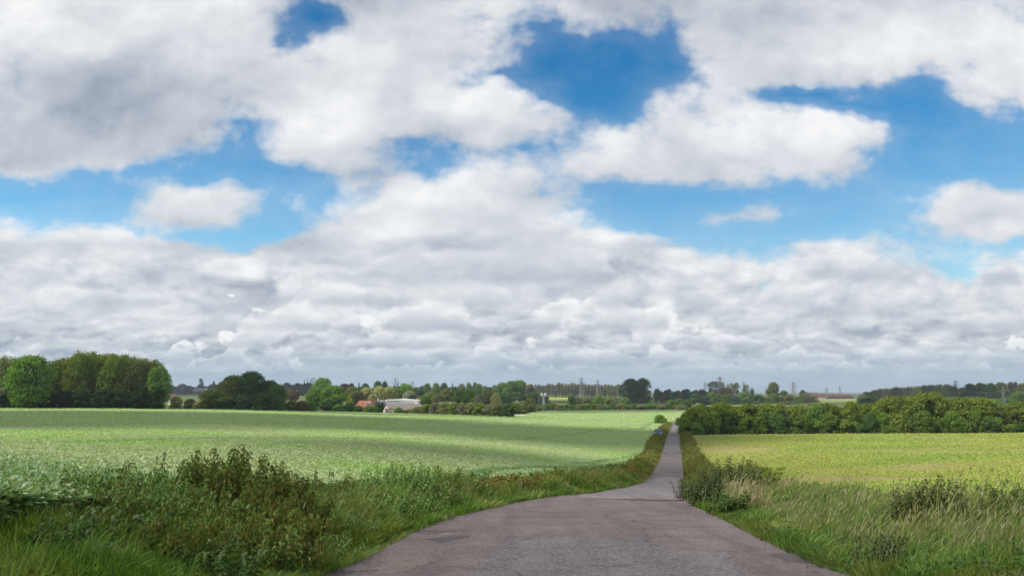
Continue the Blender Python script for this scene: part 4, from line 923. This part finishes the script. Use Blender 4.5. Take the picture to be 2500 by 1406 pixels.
def window(parent, x, y, z, w, h, sx=0, frame=None):
    """window in the wall plane y (facing the viewer)"""
    f = MB().box((x - w / 2, y - .10, z), (x + w / 2, y + .04, z + h)).build('window', frame or WHITE, parent)
    MB().box((x - w / 2 + .12, y - .125, z + .12), (x - .04, y - .085, z + h - .12)).box((x + .04, y - .125, z + .12), (x + w / 2 - .12, y - .085, z + h - .12)).build('pane', WGLASS, f)
# red roofed house: hipped tile roof, dormer towards us, two chimneys
h = place('house', 890, 408, 'house with a steep red tiled roof and white dormer beside the golden conifer', rz=6)
MB().box((-4.4, -3.6, -1), (4.4, 3.6, 2.2)).build('wall', CREAM, h)
rf = MB().poly([(-4.9, -4.1, 2.15), (4.9, -4.1, 2.15), (4.9, 4.1, 2.15), (-4.9, 4.1, 2.15), (-2.6, 0, 5.3), (2.9, 0, 5.3)], [(0, 1, 5, 4), (1, 2, 5), (2, 3, 4, 5), (3, 0, 4), (3, 2, 1, 0)]).build('roof', TILE, h)
for x, y, z in ((3.9, 1.2, 6.3), (4.55, -1.0, 5.9)): MB().box((x - .38, y - .38, 2.3), (x + .38, y + .38, z)).box((x - .2, y - .2, z), (x + .2, y + .2, z + .35)).build('chimney', BRICK, h)
dm = MB().box((1.0, -3.7, 2.75), (2.9, -.9, 4.3)).build('dormer', WHITE, h)
MB().box((1.25, -3.73, 3.0), (1.9, -3.68, 4.0)).box((2.0, -3.73, 3.0), (2.65, -3.68, 4.0)).build('pane', WGLASS, dm)
# long barn: pale gable to the left, sheeted roof falling to the right
b = place('barn', 985, 385, 'long barn with a weathered grey roof and a pale gable end', rz=-62)
wl, rf = gable_shell(9.5, 17, 1.5, 2.6, .3); wl.build('wall', CREAM, b); rf.build('roof', SHEET, b)
MB().box((-1.2, -8.56, -.2), (1.2, -8.5, 2.1)).build('door', BLACK, b)
b = place('lean_to', 956, 378, 'low cream outbuilding with dark doorways in front of the barn gable')
wl, rf = gable_shell(4.2, 4, 1.3, .9, .2); wl.build('wall', CREAM, b); rf.build('roof', SHEET, b)
for x in (-1.2, .1, 1.3): MB().box((x - .35, -2.06, -.6), (x + .35, -2.0, .9)).build('door', BLACK, b)
# saw tooth sheds
for i, px in enumerate((914, 925, 936)):
    g = place('gabled_shed', px, 420, ('gabled grey shed next to the red roofed house, first of three in a row', 'middle one of three gabled grey sheds', 'gabled grey shed nearest the barn, last of three in a row')[i], z=H(on(925, 420).x, 420))
    wl, rf = gable_shell(2.32, 9, 2.9, 2.0, .0); wl.build('wall', BLACK, g); rf.build('roof', SLATE, g)
b = place('shed', 968, 440, 'long low grey roofed shed right behind the barn', rz=-4)
MB().box((-9, -3, -1), (9, 3, 3.2)).build('wall', SHEET, b); MB().poly([(-9.3, -3.4, 3.15), (9.3, -3.4, 3.15), (9.3, 3.4, 4.0), (-9.3, 3.4, 4.0), (-9.3, -3.4, 3.35), (9.3, -3.4, 3.35), (9.3, 3.4, 4.2), (-9.3, 3.4, 4.2)], [(3, 2, 1, 0), (4, 5, 6, 7), (0, 1, 5, 4), (1, 2, 6, 5), (2, 3, 7, 6), (3, 0, 4, 7)]).build('roof', SLATE, b)
b = place('white_building', 963, 455, 'long white building with a shallow white roof behind the barn', rz=-3)
MB().box((-8.5, -4, -1), (14, 4, 5.0)).build('wall', WHITE, b)
MB().poly([(-4, -4.4, 5.0), (14.3, -4.4, 5.0), (14.3, 4.4, 5.0), (-4, 4.4, 5.0), (-4, -4.4, 5.6), (4, -4.4, 6.0), (14.3, -4.4, 5.3), (-4, 4.4, 5.6), (4, 4.4, 6.0), (14.3, 4.4, 5.3)], [(0, 1, 6, 5, 4), (3, 7, 8, 9, 2), (4, 5, 8, 7), (5, 6, 9, 8), (1, 2, 9, 6), (0, 4, 7, 3), (3, 2, 1, 0)]).build('roof', WHITE, b)
for x in (-7.6, -6.2, -4.8): window(b, x, -4, 3.0, .9, .9, frame=SLATE)
MB().box((-9.6, -1, -1), (-8.9, -.3, 6.2)).build('chimney', CREAM, b)
b = place('white_annex', 1003, 452, 'low white flat roofed annex right of the long white building', rz=-8)
MB().box((-4.2, -2.5, -1), (4.2, 2.5, 3.6)).build('wall', WHITE, b); MB().box((-4.4, -2.7, 3.6), (4.4, 2.7, 3.8)).build('roof', WHITE, b)
b = place('green_shed', 1050, 425, 'wide low shed with a green roof among the farm trees')
wl, rf = gable_shell(7, 9, 1.6, 1.6, .3); o1 = wl.build('wall', SHEET, b); o2 = rf.build('roof', GREENROOF, b); o1.rotation_euler[2] = o2.rotation_euler[2] = R(90)
b = place('house', 1092, 428, 'grey roofed house with a pale gable behind the farm hedge', rz=-62)
wl, rf = gable_shell(6.5, 9.5, 2.6, 2.3, .3); wl.build('wall', WHITE, b); rf.build('roof', SHEET, b); window(b, 0, -4.75, 2.2, 1.0, 1.1, frame=BLACK)
tag(link_mesh('yard_grass', mesh_np('yard_grass', *(lambda X, Y: (np.stack([X, Y, height(X, Y) + .02], -1).reshape(-1, 3), np.array([[i * 9 + j, i * 9 + j + 1, i * 9 + j + 10, i * 9 + j + 9] for i in range(8) for j in range(8)])))(*np.meshgrid(np.linspace(-52, -36, 9), np.linspace(398, 450, 9))), [plain('mown grass', (.17, .20, .06), .9, .3, .3)])), 'mown yard beside the barn', 'lawn', kind='structure')
# far houses
b = place('house', 487, 1330, 'far house with a dark slate roof under the left skyline')
wl, rf = gable_shell(9, 22, 5, 5, .3); o1 = wl.build('wall', WHITE, b); o2 = rf.build('roof', SLATE, b); o1.rotation_euler[2] = o2.rotation_euler[2] = R(75); MB().box((-6, -1, 7), (-4.6, 1, 12)).build('chimney', BRICK, b)
b = place('house', 404, 560, 'dark roofed house half hidden by the right end of the left grove')
wl, rf = gable_shell(8, 11, 2.2, 3.6, .35); o1 = wl.build('wall', WHITE, b); o2 = rf.build('roof', DTILE, b); o1.rotation_euler[2] = o2.rotation_euler[2] = R(-55)
b = place('farmhouse', 1996, 1060, 'white walled farmhouse with a dark red roof on the far right')
MB().box((-9, -4, -2), (9, 4, 2.6)).build('wall', WHITE, b)
MB().poly([(-9.6, -4.6, 2.5), (9.6, -4.6, 2.5), (9.6, 4.6, 2.5), (-9.6, 4.6, 2.5), (-9.6, 0, 6.4), (9.6, 0, 6.4)], [(0, 1, 5, 4), (1, 2, 5), (2, 3, 4, 5), (3, 0, 4), (3, 2, 1, 0)]).build('roof', plain('dark red tiles', (.11, .045, .042), .8, .2, .5), b)
for x in (-6, -2, 2, 6): window(b, x, -4, .6, 1.3, 1.3)
b = place('red_roofed_barn', 2046, 1080, 'long dark red roofed barn right of the white farmhouse')
MB().box((-20, -5, -2), (20, 5, 2)).build('wall', BRICK, b)
MB().poly([(-21, -6, 1.9), (21, -6, 1.9), (21, 6, 1.9), (-21, 6, 1.9), (-17, 0, 6.3), (15, 0, 5.6)], [(0, 1, 5, 4), (1, 2, 5), (2, 3, 4, 5), (3, 0, 4), (3, 2, 1, 0)]).build('roof', plain('brown red tiles', (.085, .042, .04), .8, .2, .5), b)
b = place('shed', 1851, 640, 'small pale roofed shed in the belt behind the long hedge')
wl, rf = gable_shell(5, 6, 1.4, .8, .2); o1 = wl.build('wall', CREAM, b); o2 = rf.build('roof', SHEET, b); o1.rotation_euler[2] = o2.rotation_euler[2] = R(90)

# ------------------------------------------------------------------ mast, pylons, cables, car, post
STEEL = plain('galvanised steel', (.42, .43, .43), .5, .15, 1, metal=.4); FARSTEEL = plain('weathered steel', (.24, .25, .26), .6, .15, 1, metal=.3)
m = place('phone_mast', 1327, 500, 'grey lattice phone mast with white antennas by the end of the farm hedge', 'mast')
mb = MB(); HT = tangent(1327, 962)[1] * 500 - m.location.z
for sx, sy in ((-1, -1), (1, -1), (0, 1)): mb.bar((sx * .75, sy * .7, -.3), (sx * .55, sy * .5, HT), .13)
zz = 0
while zz < HT - 1.2:
    for (ax, ay), (bx, by) in (((-1, -1), (1, -1)), ((1, -1), (0, 1)), ((0, 1), (-1, -1))):
        k0, k1 = .75 - .2 * zz / HT, .75 - .2 * (zz + 1.2) / HT
        mb.bar((ax * k0, ay * k0, zz), (bx * k1, by * k1, zz + 1.2), .06); mb.bar((bx * k0, by * k0, zz), (ax * k1, ay * k1, zz + 1.2), .06)
    zz += 1.2
mb.build('lattice_tower', STEEL, m)
MB().bar((-1.6, -.6, HT - .5), (1.6, -.6, HT - .5), .1).bar((-1.6, .5, HT - .9), (1.6, .5, HT - .9), .1).build('crossbar', STEEL, m)
for x, yy in ((-1.55, -.75), (-.95, -.75), (.55, -.75), (1.5, -.75), (-1.3, .65), (1.2, .65)): MB().box((x - .17, yy - .1, HT - 1.0), (x + .17, yy + .1, HT + .9)).build('antenna', WHITE, m)
c = place('equipment_cabinet', 1338, 497, 'pale equipment cabinet at the foot of the phone mast', 'cabinet')
MB().box((-.55, -.4, -.2), (.55, .4, 2.1)).build('housing', WHITE, c); MB().box((-.62, -.46, 2.1), (.62, .46, 2.2)).build('lid', STEEL, c); MB().box((-.45, -.43, .1), (.45, -.4, 1.9)).build('door', CREAM, c)
c = place('equipment_cabinet', 1344, 498, 'smaller white equipment cabinet right of the taller one by the mast', 'cabinet')
MB().box((-.5, -.4, -.2), (.5, .4, 1.7)).build('housing', WHITE, c); MB().box((-.56, -.46, 1.7), (.56, .46, 1.8)).build('lid', STEEL, c)

def pylon_parts(kind):
    """lattice pylon one unit high: legs and bracing, arms with insulator strings"""
    body, arms, ins = MB(), [], MB(); t = .0085
    wd = lambda z: .085 * (1 - z) ** 1.1 + .016 if z < .62 else .045 - .03 * (z - .62) / .38
    zs = [0, .13, .25, .36, .46, .54, .62, .69, .76, .83, .90, .97]
    for sx, sy in ((-1, -1), (1, -1), (1, 1), (-1, 1)):
        for a, b in zip(zs, zs[1:]): body.bar((sx * wd(a), sy * wd(a), a), (sx * wd(b), sy * wd(b), b), t)
        body.bar((sx * wd(.97), sy * wd(.97), .97), (0, 0, 1), t)
    for a, b in zip(zs, zs[1:]):
        for (ax, ay), (bx, by) in (((-1, -1), (1, -1)), ((1, -1), (1, 1)), ((1, 1), (-1, 1)), ((-1, 1), (-1, -1))):
            body.bar((ax * wd(a), ay * wd(a), a), (bx * wd(b), by * wd(b), b), t * .6); body.bar((bx * wd(a), by * wd(a), a), (ax * wd(b), ay * wd(b), b), t * .6)
    for z, L in ((.92, .135), (.76, .185), (.60, .145)):
        arm = MB(); w = wd(z)
        for s in (-1, 1):
            for sy in (-1, 1):
                arm.bar((s * w, sy * w, z), (s * L, 0, z + .004), t * .9); arm.bar((s * w, sy * w, z + .05), (s * L, 0, z + .006), t * .7)
            for q in (.35, .65): arm.bar((s * (w + (L - w) * q), 0, z + .002), (s * (w + (L - w) * (q - .2)), 0, z + .05 * (1 - q)), t * .6)
            ins.bar((s * L, 0, z), (s * L, 0, z - .075), t * 1.3)
        arms.append(arm)
    return body, arms, ins
_py = pylon_parts('suspension'); _pym = None
def pylon(px, top, y, label, rz, mat=FARSTEEL, thick=1.0):
    global _pym
    p = on(px, y); h = tangent(px, top)[1] * y - p.z
    o = empty('pylon', (p.x, p.y, p.z), label, 'pylon', 'pylons of the power lines', rz=R(rz))
    if _pym is None:
        _pym = [('lattice_body', _py[0].build('lattice_body', mat).data)] + [('cross_arm', a.build('cross_arm', mat).data) for a in _py[1]] + [('insulators', _py[2].build('insulators', mat).data)]
        for ob in [q for q in COL.objects if q.data in [mm for _, mm in _pym]]: bpy.data.objects.remove(ob)
    for nm, me in _pym:
        c = link_mesh(nm, me, o); c.scale = (h, h, h)
    return o, h
PY = [pylon(*a) for a in (
    (964, 922, 1250, 'hazy pylon on the skyline above the farm, taller of the two there', 20), (1006, 930, 1400, 'hazy pylon in the skyline gap right of the farm', 20), (1223, 931, 1600, 'faint pylon top behind the big green mound', 20), (763, 921, 1500, 'faint pylon beside the three far pines', 20),
    (1420, 921, 980, 'pale pylon standing before the left of the poplar row', 35), (1460, 927, 1010, 'pale pylon standing before the right of the poplar row', 35), (1723, 932, 1250, 'slim pylon left of the airy trees', 5), (1760, 919, 820, 'tall pylon rising out of the airy trees', 15),
    (1818, 931, 1050, 'pylon behind the thin airy tree', 15), (1939, 932, 830, 'symmetrical pylon seen square on, right of the lone rounded tree', 3), (2020, 945, 1000, 'short pylon in front of the red roofs', 5), (2053, 942, 1250, 'slim pylon right of the red roofs', 5),
    (2337, 928, 690, 'large pylon standing against the plantation', 12), (2453, 944, 560, 'nearest pylon in front of the wood at the right edge', 30), (2074, 962, 2100, 'tiny pylon on the far right horizon', 5))]
def cable(a, b, label, sag=5.0, r=.035):
    n = 14; pts = [a.lerp(b, i / n) - Vector((0, 0, sag * 4 * (i / n) * (1 - i / n))) for i in range(n + 1)]
    tag(MB().tube(pts, [r] * (n + 1), 4).build('power_cable', FARSTEEL), label, 'cable', 'power cables between the pylons')
def arm_tip(k, side, lvl):
    o, h = PY[k]; z, L = ((.92, .135), (.76, .185), (.60, .145))[lvl]; a = o.rotation_euler[2]
    return o.location + Vector((math.cos(a) * side * L * h, math.sin(a) * side * L * h, (z - .08) * h))
for i, j in ((6, 7), (7, 9), (9, 12), (8, 10), (12, 13), (4, 5)):
    for s in (-1, 1):
        for l in range(3): cable(arm_tip(i, s, l), arm_tip(j, s, l), 'thin sagging power cable strung between two pylons')
# the blue car waiting beside the dip
g = ground_at(1607, 1064); CARY = g.y
car = empty('car', (g.x, g.y, g.z), 'blue car parked among the crop left of the lane dip', 'car', rz=R(-8))
BLUE = plain('blue car paint', (.035, .075, .26), .25, .05, 1, metal=.3, spec=.6); RUB = plain('tyre rubber', (.02, .02, .02), .9, .1, 3); LAMP = plain('headlamp glass', (.7, .72, .75), .15, .05, 2, spec=.6); CHROME = plain('bright trim', (.65, .66, .68), .25, .05, 2, metal=.9)
def loft(secs):
    """closed body through cross sections (y, half width low, half width high, z low, z high)"""
    mb = MB(); n = 10; V = []
    for y, w0, w1, z0, z1 in secs:
        V += [(-w0 * .92, y, z0), (-w0, y, z0 + (z1 - z0) * .25), (-w0, y, z0 + (z1 - z0) * .6), (-w1, y, z0 + (z1 - z0) * .92), (-w1 * .9, y, z1), (w1 * .9, y, z1), (w1, y, z0 + (z1 - z0) * .92), (w0, y, z0 + (z1 - z0) * .6), (w0, y, z0 + (z1 - z0) * .25), (w0 * .92, y, z0)]
    F = [(i * n + j, i * n + (j + 1) % n, (i + 1) * n + (j + 1) % n, (i + 1) * n + j) for i in range(len(secs) - 1) for j in range(n)] + [tuple(range(n))[::-1], tuple((len(secs) - 1) * n + j for j in range(n))]
    return mb.poly(V, F)
body = loft([(-2.05, .72, .66, .35, .68), (-1.95, .82, .76, .25, .80), (-1.2, .88, .82, .22, .95), (-.75, .89, .82, .22, 1.0), (1.6, .89, .82, .22, 1.02), (2.0, .82, .76, .26, .95), (2.08, .74, .68, .38, .82)]).build('body', BLUE, car, smooth=True)
loft([(-.85, .80, .74, .95, .99), (-.25, .78, .62, .95, 1.42), (.3, .78, .62, .95, 1.48), (1.0, .78, .62, .95, 1.45), (1.75, .78, .70, .95, 1.02)]).build('roof', BLUE, car, smooth=True)
MB().poly([(-.70, -.86, 1.01), (.70, -.86, 1.01), (.56, -.30, 1.42), (-.56, -.30, 1.42)], [(0, 1, 2, 3)]).build('windscreen', WGLASS, car)
for s in (-1, 1):
    MB().poly([(s * .80, -.5, 1.04), (s * .80, 1.4, 1.04), (s * .67, 1.0, 1.38), (s * .67, -.15, 1.38)], [(0, 1, 2, 3)]).build('side_window', WGLASS, car)
    MB().box((s * .66 - .14, -2.06, .58), (s * .66 + .14, -1.9, .74)).build('headlight', LAMP, car)
    MB().box((s * .98 - .1, -.55, .98), (s * .98 + .1, -.35, 1.12)).build('wing_mirror', BLUE, car)
    for yy in (-1.3, 1.35):
        w = MB().tube([(s * .72, yy, .32), (s * .92, yy, .32)], [.32, .32], 16).build('wheel', RUB, car); MB().tube([(s * .925, yy, .32), (s * .94, yy, .32)], [.2, .2], 12).build('rim', CHROME, w)
MB().box((-.55, -2.12, .36), (.55, -2.0, .52)).build('grille', CHROME, car); MB().box((-.26, -2.15, .40), (.26, -2.12, .50)).build('number_plate', WHITE, car)
g = ground_at(1642.5, 1025.5); o = MB().box((-.1, -.1, -.2), (.1, .1, 1.3)).box((-.12, -.12, 1.05), (.12, .12, 1.25)).build('marker_post', WHITE); o.location = g; tag(o, 'thin white marker post at the lane bend', 'post')
g = ground_at(1253, 1013); o = MB().box((-2.2, -.8, .1), (2.2, .8, .7)).box((-.1, -.8, -.3), (.1, .8, .1)).build('water_trough', WHITE); o.location = on(1268, 345); tag(o, 'low white trough at the right corner of the farm hedge', 'trough')

# ------------------------------------------------------------------ the clouds overhead, behind and left of the camera, that shade the near verge and parts of the fields
CLOUDM = plain('cloud', (.9, .9, .9), 1.0, .02, .01, spec=0)
def cloud(gx, gy, hx, hy, rz, label, up=2600.0, seed=0):
    """cumulus standing in the sun's line to the ground at gx, gy; hx, hy: half size of its shadow"""
    r = np.random.default_rng(seed); c = Vector((gx, gy, H(gx, gy))) + SUN_DIR * (up / SUN_DIR.z)
    import bmesh
    bm = bmesh.new(); ca, sa = math.cos(R(rz)), math.sin(R(rz)); n = max(14, int(10 * max(hx, hy) / min(hx, hy)))
    for i in range(n):
        a = r.uniform(0, 6.283); d = math.sqrt(r.random()) * .8; s = min(hx, hy) * r.uniform(.28, .5)
        px, py = math.cos(a) * d * hx, math.sin(a) * d * hy
        q = bmesh.ops.create_icosphere(bm, subdivisions=2, radius=1.0)['verts']
        for v in q: v.co = Vector((px * ca - py * sa + v.co.x * s * 1.3, px * sa + py * ca + v.co.y * s * 1.1, v.co.z * s * .45 * (1.0 if v.co.z > 0 else .35)))
    me = bpy.data.meshes.new('cloud'); bm.to_mesh(me); bm.free(); me.materials.append(CLOUDM); me.polygons.foreach_set('use_smooth', [True] * len(me.polygons))
    o = link_mesh('cloud', me); o.location = c
    tag(o, label, 'cloud', kind='structure')
for a in ((0, -52, 190, 80, 0, 'grey cloud over the hilltop'), (-2, 66, 20, 22, 0, 'small cloud over the near crop'), (-78, 166, 105, 84, -4, 'long cloud over the left crop'), (14, 172, 42, 15, 0, 'narrow cloud over the lane dip'), (30, 455, 90, 22, 0, 'cloud over the valley hedge'),
          (-35, 318, 60, 14, -8, 'thin cloud before the farm'), (140, 790, 150, 110, 0, 'cloud over the domed trees'), (-500, 1400, 260, 260, 0, 'cloud over the far left woods'), (-330, 1150, 120, 150, 0, 'cloud over the woods before the farm'), (360, 680, 90, 60, 0, 'cloud over the plantation'),
          (-110, 345, 42, 34, 0, 'cloud over the oak clump')):
    cloud(*a, seed=len(a[5]))

# ------------------------------------------------------------------ air
hz = MB().box((-6500, -90, -60), (6500, 6500, 70))
hm, hn = new_mat('pale air'); pv = hn.nodes.new('ShaderNodeVolumePrincipled'); pv.inputs['Color'].default_value = (.72, .83, 1, 1); pv.inputs['Density'].default_value = 0.00012; pv.inputs['Anisotropy'].default_value = 0.2
ho = hn.nodes.new('ShaderNodeOutputMaterial'); hn.links.new(pv.outputs[0], ho.inputs['Volume'])
HAZE = True
if HAZE: tag(hz.build('haze', hm), 'thin pale air over the whole plain', 'haze', kind='stuff')
S.cycles.use_denoising = True
S.cycles.max_bounces, S.cycles.diffuse_bounces, S.cycles.transmission_bounces, S.cycles.volume_bounces, S.cycles.transparent_max_bounces = 5, 3, 3, 0, 4
S.cycles.sample_clamp_indirect = 6.0
S.cycles.use_adaptive_sampling = True; S.cycles.adaptive_threshold = 0.015
